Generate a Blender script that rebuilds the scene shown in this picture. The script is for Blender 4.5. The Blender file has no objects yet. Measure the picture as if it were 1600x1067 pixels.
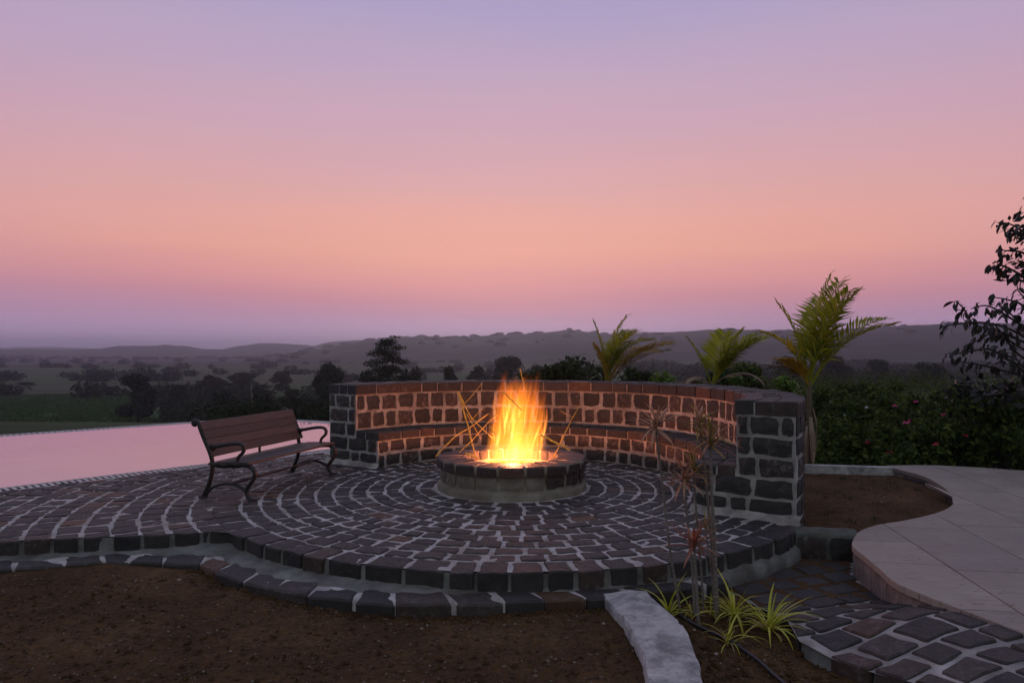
import bpy, math, random
import numpy as np
from mathutils import Vector, Matrix, noise as mn

# ------------------------------------------------------------------ camera, world, sun, exposure
SC = bpy.context.scene
COL = SC.collection
F = 1100.0          # focal length in pixels of the 1600 px wide picture
HY = 548.0          # picture row of the horizon
CH = 1.5            # eye height over the terrace
cam_d = bpy.data.cameras.new("camera")
cam_d.sensor_width = 36.0
cam_d.lens = F / 1600 * 36
cam_d.shift_y = (HY - 533.5) / 1600
cam_d.clip_start = 0.05
cam_d.clip_end = 20000
cam = bpy.data.objects.new("camera", cam_d)
cam.location = (0, 0, CH)
cam.rotation_euler = (math.radians(90), 0, 0)
COL.objects.link(cam)
SC.camera = cam


def srgb(r, g, b):
    def f(c):
        c /= 255.0
        return c / 12.92 if c <= 0.04045 else ((c + 0.055) / 1.055) ** 2.4
    return (f(r), f(g), f(b), 1.0)


W = bpy.data.worlds.new("World")
SC.world = W
W.use_nodes = True
wn, wl = W.node_tree.nodes, W.node_tree.links
for n in list(wn):
    wn.remove(n)


def wmath(op, a, b=None, clamp=False):
    n = wn.new("ShaderNodeMath")
    n.operation = op
    n.use_clamp = clamp
    for i, v in enumerate((a, b)):
        if v is None:
            continue
        if isinstance(v, (int, float)):
            n.inputs[i].default_value = v
        else:
            wl.new(v, n.inputs[i])
    return n.outputs[0]


def wramp(fac, stops):
    n = wn.new("ShaderNodeValToRGB")
    e = n.color_ramp.elements
    e[0].position, e[0].color = stops[0]
    e[1].position, e[1].color = stops[-1]
    for p, c in stops[1:-1]:
        k = e.new(p)
        k.color = c
    wl.new(fac, n.inputs[0])
    return n.outputs[0]


def wmix(fac, a, b):
    n = wn.new("ShaderNodeMix")
    n.data_type = "RGBA"
    wl.new(fac, n.inputs[0])
    wl.new(a, n.inputs[6])
    wl.new(b, n.inputs[7])
    return n.outputs[2]


def wmap(v, a, b, c, d):
    n = wn.new("ShaderNodeMapRange")
    n.interpolation_type = "SMOOTHSTEP"
    wl.new(v, n.inputs[0])
    for i, q in enumerate((a, b, c, d)):
        n.inputs[i + 1].default_value = q
    return n.outputs[0]


tc = wn.new("ShaderNodeTexCoord")
sp = wn.new("ShaderNodeSeparateXYZ")
wl.new(tc.outputs["Generated"], sp.inputs[0])
sx, sy, sz = sp.outputs
hl = wmath("SQRT", wmath("ADD", wmath("MULTIPLY", sx, sx), wmath("ADD", wmath("MULTIPLY", sy, sy), 1e-5)))
cz = wmath("DIVIDE", sy, hl)
zz = wmath("MAXIMUM", sz, 0.0)
# faint soft bands in the dusk air, slightly uneven with direction
mpn = wn.new("ShaderNodeMapping")
mpn.inputs["Scale"].default_value = (1.2, 1.2, 9.0)
wl.new(tc.outputs["Generated"], mpn.inputs[0])
nz = wn.new("ShaderNodeTexNoise")
nz.inputs["Scale"].default_value = 1.3
nz.inputs["Detail"].default_value = 2.0
wl.new(mpn.outputs[0], nz.inputs[0])
zj = wmath("ADD", zz, wmath("MULTIPLY", wmath("SUBTRACT", nz.outputs[0], 0.5), 0.055))
front = wramp(zj, [
    (0.0, srgb(206, 178, 212)), (0.03, srgb(200, 164, 198)), (0.055, srgb(198, 146, 172)),
    (0.08, srgb(208, 140, 152)), (0.107, srgb(226, 152, 147)), (0.14, srgb(236, 165, 146)),
    (0.178, srgb(232, 167, 153)), (0.22, srgb(220, 166, 164)), (0.30, srgb(204, 164, 179)),
    (0.377, srgb(188, 163, 189)), (0.446, srgb(170, 157, 194)), (0.7, srgb(152, 154, 186)),
    (1.0, srgb(150, 156, 180))])
side = wramp(zj, [
    (0.0, srgb(192, 170, 208)), (0.055, srgb(176, 146, 182)), (0.11, srgb(184, 139, 162)), (0.17, srgb(198, 150, 166)),
    (0.25, srgb(186, 152, 180)), (0.377, srgb(160, 148, 186)), (0.446, srgb(146, 141, 186)), (0.7, srgb(148, 151, 186)), (1.0, srgb(150, 156, 180))])
back = wramp(zj, [
    (0.0, srgb(130, 134, 136)), (0.15, srgb(149, 154, 156)), (0.35, srgb(153, 159, 163)), (0.7, srgb(151, 158, 172)), (1.0, srgb(150, 156, 180))])
c1 = wmix(wmap(cz, 0.99, 0.45, 0.0, 1.0), front, side)
c2 = wmix(wmap(cz, 0.45, -0.6, 0.0, 1.0), c1, back)
SUN_EL, SUN_AZ = math.radians(1.5), math.radians(0.0)
sky = wn.new("ShaderNodeTexSky")
sky.sky_type = "NISHITA"
sky.sun_disc = False
sky.sun_elevation = SUN_EL
sky.sun_rotation = SUN_AZ
sky.dust_density = 3.0
bg1 = wn.new("ShaderNodeBackground")
wl.new(c2, bg1.inputs[0])
bg1.inputs[1].default_value = 1.0
bg2 = wn.new("ShaderNodeBackground")
wl.new(sky.outputs[0], bg2.inputs[0])
bg2.inputs[1].default_value = 0.004
addw = wn.new("ShaderNodeAddShader")
wl.new(bg1.outputs[0], addw.inputs[0])
wl.new(bg2.outputs[0], addw.inputs[1])
wout = wn.new("ShaderNodeOutputWorld")
wl.new(addw.outputs[0], wout.inputs[0])

sun_d = bpy.data.lights.new("sun", "SUN")
sun_d.energy = 0.12
sun_d.angle = math.radians(25)
sun_d.color = (1.0, 0.72, 0.62)
sun = bpy.data.objects.new("sun", sun_d)
sun.rotation_euler = (math.radians(-(90 - 7)), 0, 0)     # shines from beyond the hills towards the camera
COL.objects.link(sun)

SC.view_settings.view_transform = "Standard"
SC.view_settings.look = "None"
SC.view_settings.exposure = 0.07
SC.view_settings.gamma = 1.0
SC.view_settings.use_curve_mapping = False
SC.render.engine = "CYCLES"
SC.cycles.use_denoising = True
SC.cycles.volume_bounces = 5
SC.cycles.max_bounces = 8
SC.cycles.transparent_max_bounces = 96
SC.cycles.volume_max_steps = 512
SC.cycles.sample_clamp_indirect = 6.0

HAZE_DENSITY = 0.00054
FIRE_WATTS = 122.0


def at(px, py, z):
    """ground point at height z that the photograph shows at pixel (px, py)"""
    d = F * (CH - z) / (py - HY)
    return Vector(((px - 800) / F * d, d, z))


def atd(px, py, d):
    return Vector(((px - 800) / F * d, d, CH + (HY - py) / F * d))


def smooth(a, b, x):
    t = min(1.0, max(0.0, (x - a) / (b - a)))
    return t * t * (3 - 2 * t)


# ------------------------------------------------------------------ materials
class NT:
    def __init__(s, name):
        s.m = bpy.data.materials.new(name)
        s.m.use_nodes = True
        s.n, s.l = s.m.node_tree.nodes, s.m.node_tree.links
        for n in list(s.n):
            s.n.remove(n)
        s.out = s.n.new("ShaderNodeOutputMaterial")

    def add(s, t, **kw):
        n = s.n.new(t)
        for k, v in kw.items():
            setattr(n, k, v)
        return n

    def set(s, node, key, v):
        if isinstance(v, bpy.types.NodeSocket):
            s.l.new(v, node.inputs[key])
        elif v is not None:
            node.inputs[key].default_value = v

    def coord(s, which="Object"):
        return s.add("ShaderNodeTexCoord").outputs[which]

    def pos(s):
        return s.add("ShaderNodeNewGeometry").outputs["Position"]

    def mapping(s, vec, scale=(1, 1, 1), rot=(0, 0, 0)):
        m = s.add("ShaderNodeMapping")
        s.l.new(vec, m.inputs[0])
        m.inputs["Scale"].default_value = scale
        m.inputs["Rotation"].default_value = rot
        return m.outputs[0]

    def noise(s, vec, scale, detail=4.0, rough=0.55, dist=0.0):
        n = s.add("ShaderNodeTexNoise")
        s.l.new(vec, n.inputs["Vector"])
        n.inputs["Scale"].default_value = scale
        n.inputs["Detail"].default_value = detail
        n.inputs["Roughness"].default_value = rough
        n.inputs["Distortion"].default_value = dist
        return n.outputs["Fac"]

    def voro(s, vec, scale, out="Distance"):
        n = s.add("ShaderNodeTexVoronoi")
        s.l.new(vec, n.inputs["Vector"])
        n.inputs["Scale"].default_value = scale
        return n.outputs[out]

    def math(s, op, a, b=0.0, clamp=False):
        n = s.add("ShaderNodeMath", operation=op, use_clamp=clamp)
        s.set(n, 0, a)
        s.set(n, 1, b)
        return n.outputs[0]

    def ramp(s, fac, stops):
        n = s.add("ShaderNodeValToRGB")
        e = n.color_ramp.elements
        e[0].position, e[0].color = stops[0][0], tuple(stops[0][1]) + (1,)
        e[1].position, e[1].color = stops[-1][0], tuple(stops[-1][1]) + (1,)
        for p, c in stops[1:-1]:
            e.new(p).color = tuple(c) + (1,)
        s.l.new(fac, n.inputs[0])
        return n.outputs[0]

    def mix(s, fac, a, b, blend="MIX"):
        n = s.add("ShaderNodeMix", data_type="RGBA", blend_type=blend)
        s.set(n, 0, fac)
        for i, v in ((6, a), (7, b)):
            s.set(n, i, v if isinstance(v, bpy.types.NodeSocket) else tuple(v) + (1,))
        return n.outputs[2]

    def bump(s, h, strength=0.4, dist=0.02):
        n = s.add("ShaderNodeBump")
        n.inputs["Strength"].default_value = strength
        n.inputs["Distance"].default_value = dist
        s.l.new(h, n.inputs["Height"])
        return n.outputs[0]

    def rand(s):
        return s.add("ShaderNodeObjectInfo").outputs["Random"]

    def island(s):
        return s.add("ShaderNodeNewGeometry").outputs["Random Per Island"]

    def principled(s, color, rough=0.7, normal=None, spec=0.5, metal=0.0, **kw):
        p = s.add("ShaderNodeBsdfPrincipled")
        s.set(p, "Base Color", color if isinstance(color, bpy.types.NodeSocket) else tuple(color) + (1,))
        s.set(p, "Roughness", rough)
        s.set(p, "Specular IOR Level", spec)
        s.set(p, "Metallic", metal)
        if normal is not None:
            s.set(p, "Normal", normal)
        for k, v in kw.items():
            s.set(p, k, v)
        s.l.new(p.outputs[0], s.out.inputs[0])
        return p


MAT = {}


def stone_mat(name, stops, perisland=False, rough=(0.5, 0.85), lichen=0.25):
    t = NT(name)
    v = t.pos()
    r = t.island() if perisland else t.rand()
    base = t.ramp(r, stops)
    n1 = t.noise(v, 9, 5, 0.65)
    n2 = t.noise(v, 55, 4, 0.6)
    c = t.mix(t.ramp(n1, [(0.3, (0.55,) * 3), (0.7, (1.35,) * 3)]), base, base, "MIX")
    mul = t.mix(1.0, base, t.ramp(n1, [(0.28, (0.55, 0.55, 0.57)), (0.72, (1.0, 1.0, 1.0))]), "MULTIPLY")
    # smears of mortar left on the faces
    sm = t.ramp(t.noise(v, 17, 6, 0.7, 0.6), [(0.53, (0, 0, 0)), (0.66, (1, 1, 1))])
    smf = t.math("MULTIPLY", t.math("MULTIPLY", sm, t.ramp(r, [(0.2, (0, 0, 0)), (1.0, (1, 1, 1))])), lichen)
    c = t.mix(smf, mul, (0.26, 0.25, 0.235))
    h = t.math("ADD", t.math("MULTIPLY", n1, 1.0), t.math("MULTIPLY", n2, 0.35))
    rg = t.ramp(n2, [(0.3, (rough[0],) * 3), (0.75, (rough[1],) * 3)])
    t.principled(c, rg, t.bump(h, 0.55, 0.012), 0.32)
    return t.m


PAVE = [(0.0, (0.038, 0.034, 0.033)), (0.35, (0.053, 0.045, 0.043)), (0.6, (0.031, 0.029, 0.029)), (0.85, (0.066, 0.052, 0.047)), (0.95, (0.070, 0.045, 0.036)), (1.0, (0.115, 0.056, 0.030))]
WALLC = [(0.0, (0.032, 0.031, 0.030)), (0.4, (0.050, 0.047, 0.044)), (0.75, (0.043, 0.038, 0.036)), (1.0, (0.066, 0.048, 0.042))]
MAT["pave"] = stone_mat("basalt_paving", PAVE)
MAT["pave_far"] = stone_mat("basalt_paving_small", PAVE, True)
MAT["block"] = stone_mat("basalt_block", WALLC, lichen=0.55)
MAT["block_far"] = stone_mat("basalt_block_rear", WALLC, True, lichen=0.5)


def mortar(name, c0, c1, c2, scale=6.0, bump=0.7):
    t = NT(name)
    v = t.pos()
    n1 = t.noise(v, scale, 6, 0.65)
    n2 = t.noise(v, 60, 4, 0.7)
    n3 = t.noise(v, 2.2, 4, 0.6)
    c = t.ramp(n1, [(0.3, c0), (0.52, c1), (0.75, c2)])
    c = t.mix(1.0, c, t.ramp(n3, [(0.35, (0.62, 0.58, 0.55)), (0.62, (1, 1, 1))]), "MULTIPLY")
    h = t.math("ADD", n1, t.math("MULTIPLY", n2, 0.5))
    t.principled(c, 0.88, t.bump(h, bump, 0.015), 0.25)
    return t.m


MAT["mortar"] = mortar("lime_mortar", (0.20, 0.19, 0.175), (0.38, 0.365, 0.34), (0.54, 0.52, 0.49))
MAT["mortar_floor"] = mortar("floor_mortar", (0.30, 0.275, 0.265), (0.48, 0.45, 0.44), (0.62, 0.59, 0.57), 8)
MAT["cement"] = mortar("grey_cement", (0.12, 0.13, 0.12), (0.19, 0.195, 0.18), (0.28, 0.28, 0.26), 4)
MAT["mortar_path"] = mortar("path_mortar", (0.20, 0.185, 0.18), (0.36, 0.335, 0.325), (0.52, 0.49, 0.475), 5)
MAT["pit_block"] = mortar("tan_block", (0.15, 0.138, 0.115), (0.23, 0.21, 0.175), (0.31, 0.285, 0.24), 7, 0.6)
MAT["haunch"] = mortar("mortar_haunch", (0.10, 0.102, 0.094), (0.175, 0.175, 0.162), (0.28, 0.275, 0.255), 6)
MAT["pit_plaster"] = mortar("pit_plaster", (0.17, 0.155, 0.12), (0.26, 0.235, 0.19), (0.34, 0.31, 0.26), 5, 0.4)

# soil
t = NT("red_soil")
v = t.pos()
n1, n2, n3 = t.noise(v, 1.6, 6, 0.65), t.noise(v, 22, 6, 0.75), t.voro(v, 55)
c = t.ramp(n1, [(0.3, (0.062, 0.034, 0.016)), (0.5, (0.102, 0.055, 0.025)), (0.72, (0.155, 0.090, 0.044))])
c = t.mix(1.0, c, t.ramp(n2, [(0.3, (0.45, 0.45, 0.45)), (0.68, (1.25, 1.2, 1.1))]), "MULTIPLY")
sp_ = t.ramp(t.voro(v, 38), [(0.0, (1, 1, 1)), (0.10, (0, 0, 0))])
c = t.mix(t.math("MULTIPLY", sp_, t.ramp(t.noise(v, 9, 3), [(0.55, (0, 0, 0)), (0.65, (1, 1, 1))])), c, (0.26, 0.18, 0.11))
h = t.math("ADD", t.math("MULTIPLY", n2, 1.0), t.math("MULTIPLY", n3, 0.5))
t.principled(c, 0.95, t.bump(h, 0.9, 0.03), 0.15)
MAT["soil"] = t.m

t = NT("pebble")
c = t.ramp(t.island(), [(0.0, (0.05, 0.035, 0.028)), (0.6, (0.10, 0.062, 0.042)), (0.96, (0.17, 0.13, 0.10)), (1.0, (0.36, 0.32, 0.27))])
t.principled(c, 0.9, None, 0.2)
MAT["pebble"] = t.m

t = NT("beige_sandstone")
v = t.pos()
n1 = t.noise(v, 2.2, 6, 0.6)
n2 = t.noise(t.mapping(v, (2, 9, 2), (0, 0, 0.5)), 3.0, 5, 0.65)
c = t.ramp(t.rand(), [(0.0, (0.285, 0.245, 0.212)), (0.5, (0.33, 0.284, 0.245)), (1.0, (0.265, 0.232, 0.206))])
c = t.mix(1.0, c, t.ramp(n1, [(0.3, (0.72, 0.70, 0.70)), (0.7, (1.08, 1.06, 1.05))]), "MULTIPLY")
st = t.ramp(n2, [(0.53, (0, 0, 0)), (0.68, (1, 1, 1))])
c = t.mix(t.math("MULTIPLY", st, 0.6), c, (0.17, 0.125, 0.09))
dk = t.ramp(t.noise(t.mapping(v, (5, 14, 5), (0, 0, 0.9)), 2.0, 3, 0.6), [(0.635, (0, 0, 0)), (0.68, (1, 1, 1))])
c = t.mix(t.math("MULTIPLY", dk, 0.75), c, (0.07, 0.055, 0.045))
t.principled(c, t.ramp(n1, [(0.3, (0.5,) * 3), (0.7, (0.75,) * 3)]), t.bump(t.noise(v, 26, 5, 0.6), 0.3, 0.01), 0.4)
MAT["slab"] = t.m

t = NT("whitewashed_concrete")
v = t.pos()
n1, n2 = t.noise(v, 5, 7, 0.7, 0.4), t.noise(v, 17, 5, 0.7)
c = t.ramp(n1, [(0.34, (0.22, 0.21, 0.21)), (0.44, (0.33, 0.32, 0.32)), (0.52, (0.46, 0.44, 0.44)), (0.66, (0.56, 0.54, 0.53))])
c = t.mix(1.0, c, t.ramp(n2, [(0.3, (0.7, 0.68, 0.68)), (0.6, (1, 1, 1))]), "MULTIPLY")
sp_ = t.ramp(t.voro(v, 16), [(0.0, (1, 1, 1)), (0.12, (0, 0, 0))])
c = t.mix(t.math("MULTIPLY", sp_, 0.7), c, (0.09, 0.08, 0.08))
t.principled(c, 0.85, t.bump(t.math("ADD", n1, n2), 0.6, 0.02), 0.3)
MAT["white"] = t.m

t = NT("weathered_wood")
v = t.coord()
g = t.noise(t.mapping(v, (22, 1.6, 22)), 4.0, 5, 0.65, 0.6)
c = t.ramp(g, [(0.28, (0.022, 0.018, 0.0165)), (0.5, (0.046, 0.038, 0.034)), (0.72, (0.095, 0.083, 0.076))])
c = t.mix(1.0, c, t.ramp(t.rand(), [(0, (0.8, 0.8, 0.82)), (1, (1.2, 1.12, 1.1))]), "MULTIPLY")
t.principled(c, t.ramp(g, [(0.3, (0.45,) * 3), (0.7, (0.7,) * 3)]), t.bump(g, 0.35, 0.004), 0.4)
MAT["wood"] = t.m

t = NT("black_cast_iron")
v = t.coord()
g = t.noise(v, 30, 4)
t.principled(t.ramp(g, [(0.3, (0.012, 0.010, 0.011)), (0.7, (0.030, 0.024, 0.024))]), 0.5, t.bump(g, 0.25, 0.004), 0.45)
MAT["iron"] = t.m

t = NT("pool_water")
v = t.pos()
h = t.math("ADD", t.noise(t.mapping(v, (1, 1, 1)), 0.9, 2, 0.5), t.math("MULTIPLY", t.noise(v, 4.0, 2, 0.5), 0.12))
p = t.principled(t.ramp(t.noise(v, 0.25, 3), [(0.3, (0.31, 0.30, 0.50)), (0.7, (0.38, 0.36, 0.55))]), 0.05, t.bump(h, 0.28, 0.02), 0.5)
p.inputs["IOR"].default_value = 2.35
MAT["water"] = t.m

t = NT("white_grating")
t.principled(t.ramp(t.noise(t.pos(), 8), [(0.3, (0.42, 0.38, 0.39)), (0.7, (0.62, 0.58, 0.58))]), 0.6)
MAT["grate"] = t.m
t = NT("dark_gutter")
t.principled((0.02, 0.02, 0.022), 0.7)
MAT["gutter"] = t.m


def leaf_mat(name, stops, trans=0.3, rough=0.5, perisland=True, spec=0.35):
    t = NT(name)
    r = t.island() if perisland else t.rand()
    n = t.noise(t.pos(), 3.0, 3)
    f = t.math("ADD", t.math("MULTIPLY", r, 0.7), t.math("MULTIPLY", n, 0.3))
    c = t.ramp(f, stops)
    p = t.principled(c, rough, None, spec)
    tr = t.add("ShaderNodeBsdfTranslucent")
    t.l.new(c, tr.inputs[0])
    mx = t.add("ShaderNodeMixShader")
    mx.inputs[0].default_value = trans
    t.l.new(p.outputs[0], mx.inputs[1])
    t.l.new(tr.outputs[0], mx.inputs[2])
    t.l.new(mx.outputs[0], t.out.inputs[0])
    return t.m


MAT["tree_leaf"] = leaf_mat("tree_foliage", [(0.1, (0.014, 0.020, 0.011)), (0.5, (0.024, 0.033, 0.017)), (0.9, (0.040, 0.050, 0.024))], 0.2, 0.9, True, 0.05)
MAT["bush_leaf"] = leaf_mat("bush_foliage", [(0.1, (0.014, 0.022, 0.011)), (0.5, (0.028, 0.046, 0.018)), (0.9, (0.060, 0.095, 0.026))], 0.3, 0.8, True, 0.1)
MAT["garden_leaf"] = leaf_mat("garden_foliage", [(0.1, (0.017, 0.032, 0.007)), (0.5, (0.048, 0.076, 0.014)), (0.85, (0.115, 0.145, 0.026)), (1.0, (0.26, 0.26, 0.06))], 0.3, 0.7, True, 0.12)
MAT["bright_leaf"] = leaf_mat("bright_foliage", [(0.1, (0.050, 0.10, 0.010)), (0.5, (0.11, 0.20, 0.018)), (0.9, (0.18, 0.28, 0.03))])
MAT["crop_leaf"] = leaf_mat("crop_foliage", [(0.1, (0.022, 0.048, 0.010)), (0.5, (0.040, 0.082, 0.016)), (0.9, (0.065, 0.12, 0.024))], 0.2, 0.9, True, 0.05)
MAT["palm_leaf"] = leaf_mat("palm_frond", [(0.1, (0.17, 0.19, 0.012)), (0.5, (0.31, 0.32, 0.02)), (0.9, (0.48, 0.43, 0.035))], 0.4, 0.5, True, 0.2)
MAT["palm_gold"] = leaf_mat("palm_frond_yellowing", [(0.1, (0.30, 0.21, 0.015)), (0.5, (0.46, 0.28, 0.025)), (0.9, (0.36, 0.19, 0.05))], 0.4, 0.5, True, 0.2)
MAT["palm_dry"] = leaf_mat("palm_frond_dry", [(0.1, (0.18, 0.12, 0.08)), (0.5, (0.29, 0.20, 0.13)), (0.9, (0.38, 0.29, 0.21))], 0.25)
MAT["fig_leaf"] = leaf_mat("dark_glossy_leaf", [(0.1, (0.012, 0.013, 0.010)), (0.6, (0.022, 0.024, 0.014)), (0.95, (0.055, 0.045, 0.018))], 0.2, 0.45, False)
MAT["spider_leaf"] = leaf_mat("striped_grass_leaf", [(0.1, (0.30, 0.33, 0.02)), (0.5, (0.46, 0.47, 0.035)), (0.9, (0.62, 0.58, 0.09))], 0.3, 0.4, False)
MAT["drac_tan"] = leaf_mat("dracaena_tan_leaf", [(0.1, (0.24, 0.15, 0.09)), (0.5, (0.40, 0.24, 0.15)), (0.9, (0.50, 0.26, 0.16))], 0.3, 0.5, False)
MAT["drac_green"] = leaf_mat("dracaena_olive_leaf", [(0.1, (0.16, 0.14, 0.03)), (0.5, (0.28, 0.22, 0.05)), (0.9, (0.42, 0.24, 0.09))], 0.3, 0.5, False)
MAT["drac_red"] = leaf_mat("dracaena_red_leaf", [(0.1, (0.20, 0.085, 0.055)), (0.5, (0.31, 0.105, 0.065)), (0.9, (0.38, 0.19, 0.12))], 0.3, 0.5, False)
MAT["grass"] = leaf_mat("grass_blades", [(0.1, (0.03, 0.04, 0.012)), (0.6, (0.055, 0.06, 0.02)), (0.95, (0.12, 0.10, 0.05))])

for nm, cols in (("bark", ((0.022, 0.018, 0.016), (0.05, 0.04, 0.034))), ("stem", ((0.11, 0.092, 0.08), (0.25, 0.215, 0.19))), ("palm_trunk", ((0.07, 0.05, 0.035), (0.19, 0.14, 0.09)))):
    t = NT(nm + "_bark")
    g = t.noise(t.mapping(t.coord(), (1, 1, 7)) if nm != "bark" else t.coord(), 14, 4, 0.6)
    t.principled(t.ramp(g, [(0.3, cols[0]), (0.7, cols[1])]), 0.85, t.bump(g, 0.5, 0.01), 0.2)
    MAT[nm] = t.m
t = NT("straw_twig")
g = t.noise(t.coord(), 25, 3)
p = t.principled(t.ramp(g, [(0.3, (0.13, 0.075, 0.018)), (0.7, (0.24, 0.15, 0.04))]), 0.8, None, 0.2)
p.inputs["Emission Color"].default_value = (1.0, 0.40, 0.05, 1)      # alight
t.l.new(t.ramp(g, [(0.3, (0.08,) * 3), (0.7, (0.42,) * 3)]), p.inputs["Emission Strength"])
MAT["twig"] = t.m
t = NT("pink_petal")
t.principled((0.55, 0.03, 0.16), 0.6)
MAT["pink"] = t.m
t = NT("red_petal")
t.principled((0.50, 0.02, 0.06), 0.6)
MAT["red"] = t.m
t = NT("white_petal")
t.principled((0.50, 0.47, 0.45), 0.6)
MAT["petal_white"] = t.m
t = NT("black_hose")
t.principled((0.012, 0.012, 0.013), 0.45)
MAT["hose"] = t.m

# fields and hills
t = NT("farmland")
v = t.pos()
cell = t.voro(t.mapping(v, (0.012, 0.006, 0.0), (0, 0, 0.25)), 1.0, "Color")
sepc = t.add("ShaderNodeSeparateColor")
t.l.new(cell, sepc.inputs[0])
c = t.ramp(sepc.outputs[0], [(0.0, (0.036, 0.066, 0.027)), (0.3, (0.046, 0.098, 0.030)), (0.55, (0.062, 0.074, 0.042)), (0.8, (0.044, 0.090, 0.030)), (1.0, (0.075, 0.078, 0.054))])
n1 = t.noise(t.mapping(v, (0.02, 0.05, 0.02)), 1.0, 6, 0.65)
c = t.mix(1.0, c, t.ramp(n1, [(0.32, (0.45, 0.47, 0.45)), (0.66, (1.15, 1.15, 1.1))]), "MULTIPLY")
n2 = t.noise(v, 0.35, 5, 0.7)
c = t.mix(1.0, c, t.ramp(n2, [(0.35, (0.6, 0.6, 0.6)), (0.65, (1.1, 1.1, 1.1))]), "MULTIPLY")
t.principled(c, 0.95, None, 0.1)
MAT["field"] = t.m
t = NT("hill_scrub")
v = t.pos()
n1 = t.noise(t.mapping(v, (0.018, 0.018, 0.06)), 1.0, 7, 0.72)
c = t.ramp(n1, [(0.36, (0.010, 0.015, 0.011)), (0.5, (0.024, 0.032, 0.022)), (0.62, (0.050, 0.056, 0.038))])
t.principled(c, 0.95, None, 0.1)
MAT["hill"] = t.m


# ------------------------------------------------------------------ mesh helpers
def make_mesh(name, verts, faces, m, smooth_=False):
    me = bpy.data.meshes.new(name)
    me.from_pydata([tuple(v) for v in verts], [], faces)
    me.materials.append(m)
    if smooth_:
        me.polygons.foreach_set("use_smooth", [True] * len(me.polygons))
    me.update()
    return me


def link(name, me, parent=None, kind=None, label=None, cat=None, group=None, loc=None):
    o = bpy.data.objects.new(name, me)
    COL.objects.link(o)
    if parent is not None:
        o.parent = parent
    if loc is not None:
        o.location = loc
    if kind:
        o["kind"] = kind
    if label:
        o["label"] = label
    if cat:
        o["category"] = cat
    if group:
        o["group"] = group
    return o


def thing(name, label, cat, loc=(0, 0, 0), rot=0.0, group=None):
    o = link(name, None, None, None, label, cat, group, loc)
    o.rotation_euler = (0, 0, rot)
    return o


class MB:
    """collects shapes into one vertex and face list"""

    def __init__(s):
        s.v, s.f = [], []

    def add(s, verts, faces):
        b = len(s.v)
        s.v.extend(verts)
        s.f.extend([tuple(i + b for i in q) for q in faces])

    def tube(s, pts, radii, n=8, cap=True, flat=1.0):
        pts = [Vector(p) for p in pts]
        if not isinstance(radii, (list, tuple)):
            radii = [radii] * len(pts)
        b = len(s.v)
        up = None
        for i, p in enumerate(pts):
            a, c = pts[max(0, i - 1)], pts[min(len(pts) - 1, i + 1)]
            d = (c - a).normalized()
            if up is None:
                up = Vector((0, 0, 1)) if abs(d.z) < 0.9 else Vector((1, 0, 0))
            x = d.cross(up)
            if x.length < 1e-5:
                x = d.orthogonal()
            x.normalize()
            y = x.cross(d).normalized()
            up = y
            for k in range(n):
                an = 2 * math.pi * k / n
                s.v.append(p + x * (math.cos(an) * radii[i] * flat) + y * (math.sin(an) * radii[i]))
        for i in range(len(pts) - 1):
            for k in range(n):
                k2 = (k + 1) % n
                s.f.append((b + i * n + k, b + i * n + k2, b + (i + 1) * n + k2, b + (i + 1) * n + k))
        if cap:
            s.f.append(tuple(b + k for k in range(n))[::-1])
            s.f.append(tuple(b + (len(pts) - 1) * n + k for k in range(n)))

    def box(s, c, h, ax=None):
        c = Vector(c)
        ax = ax or (Vector((1, 0, 0)), Vector((0, 1, 0)), Vector((0, 0, 1)))
        vs = [c + ax[0] * (h[0] * i) + ax[1] * (h[1] * j) + ax[2] * (h[2] * k) for k in (-1, 1) for j in (-1, 1) for i in (-1, 1)]
        s.add(vs, [(0, 2, 3, 1), (4, 5, 7, 6), (0, 1, 5, 4), (2, 6, 7, 3), (0, 4, 6, 2), (1, 3, 7, 5)])

    def ball(s, c, r, nu=10, nv=7):
        b = len(s.v)
        c = Vector(c)
        for j in range(nv + 1):
            ph = math.pi * j / nv
            for i in range(nu):
                th = 2 * math.pi * i / nu
                s.v.append(c + Vector((math.sin(ph) * math.cos(th), math.sin(ph) * math.sin(th), math.cos(ph))) * r)
        for j in range(nv):
            for i in range(nu):
                i2 = (i + 1) % nu
                s.f.append((b + j * nu + i, b + (j + 1) * nu + i, b + (j + 1) * nu + i2, b + j * nu + i2))

    def mesh(s, name, m, sm=False):
        return make_mesh(name, s.v, s.f, m, sm)


def spline(pts, n=6):
    """Catmull-Rom through the points"""
    P = [Vector(p) for p in pts]
    P = [P[0] * 2 - P[1]] + P + [P[-1] * 2 - P[-2]]
    out = []
    for i in range(1, len(P) - 2):
        for k in range(n):
            u = k / n
            out.append(0.5 * ((2 * P[i]) + (P[i + 1] - P[i - 1]) * u + (2 * P[i - 1] - 5 * P[i] + 4 * P[i + 1] - P[i + 2]) * u * u + (3 * P[i] - P[i - 1] - 3 * P[i + 1] + P[i + 2]) * u ** 3))
    out.append(P[-2])
    return out


def area(p):
    return 0.5 * sum(p[i][0] * p[(i + 1) % len(p)][1] - p[(i + 1) % len(p)][0] * p[i][1] for i in range(len(p)))


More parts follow.
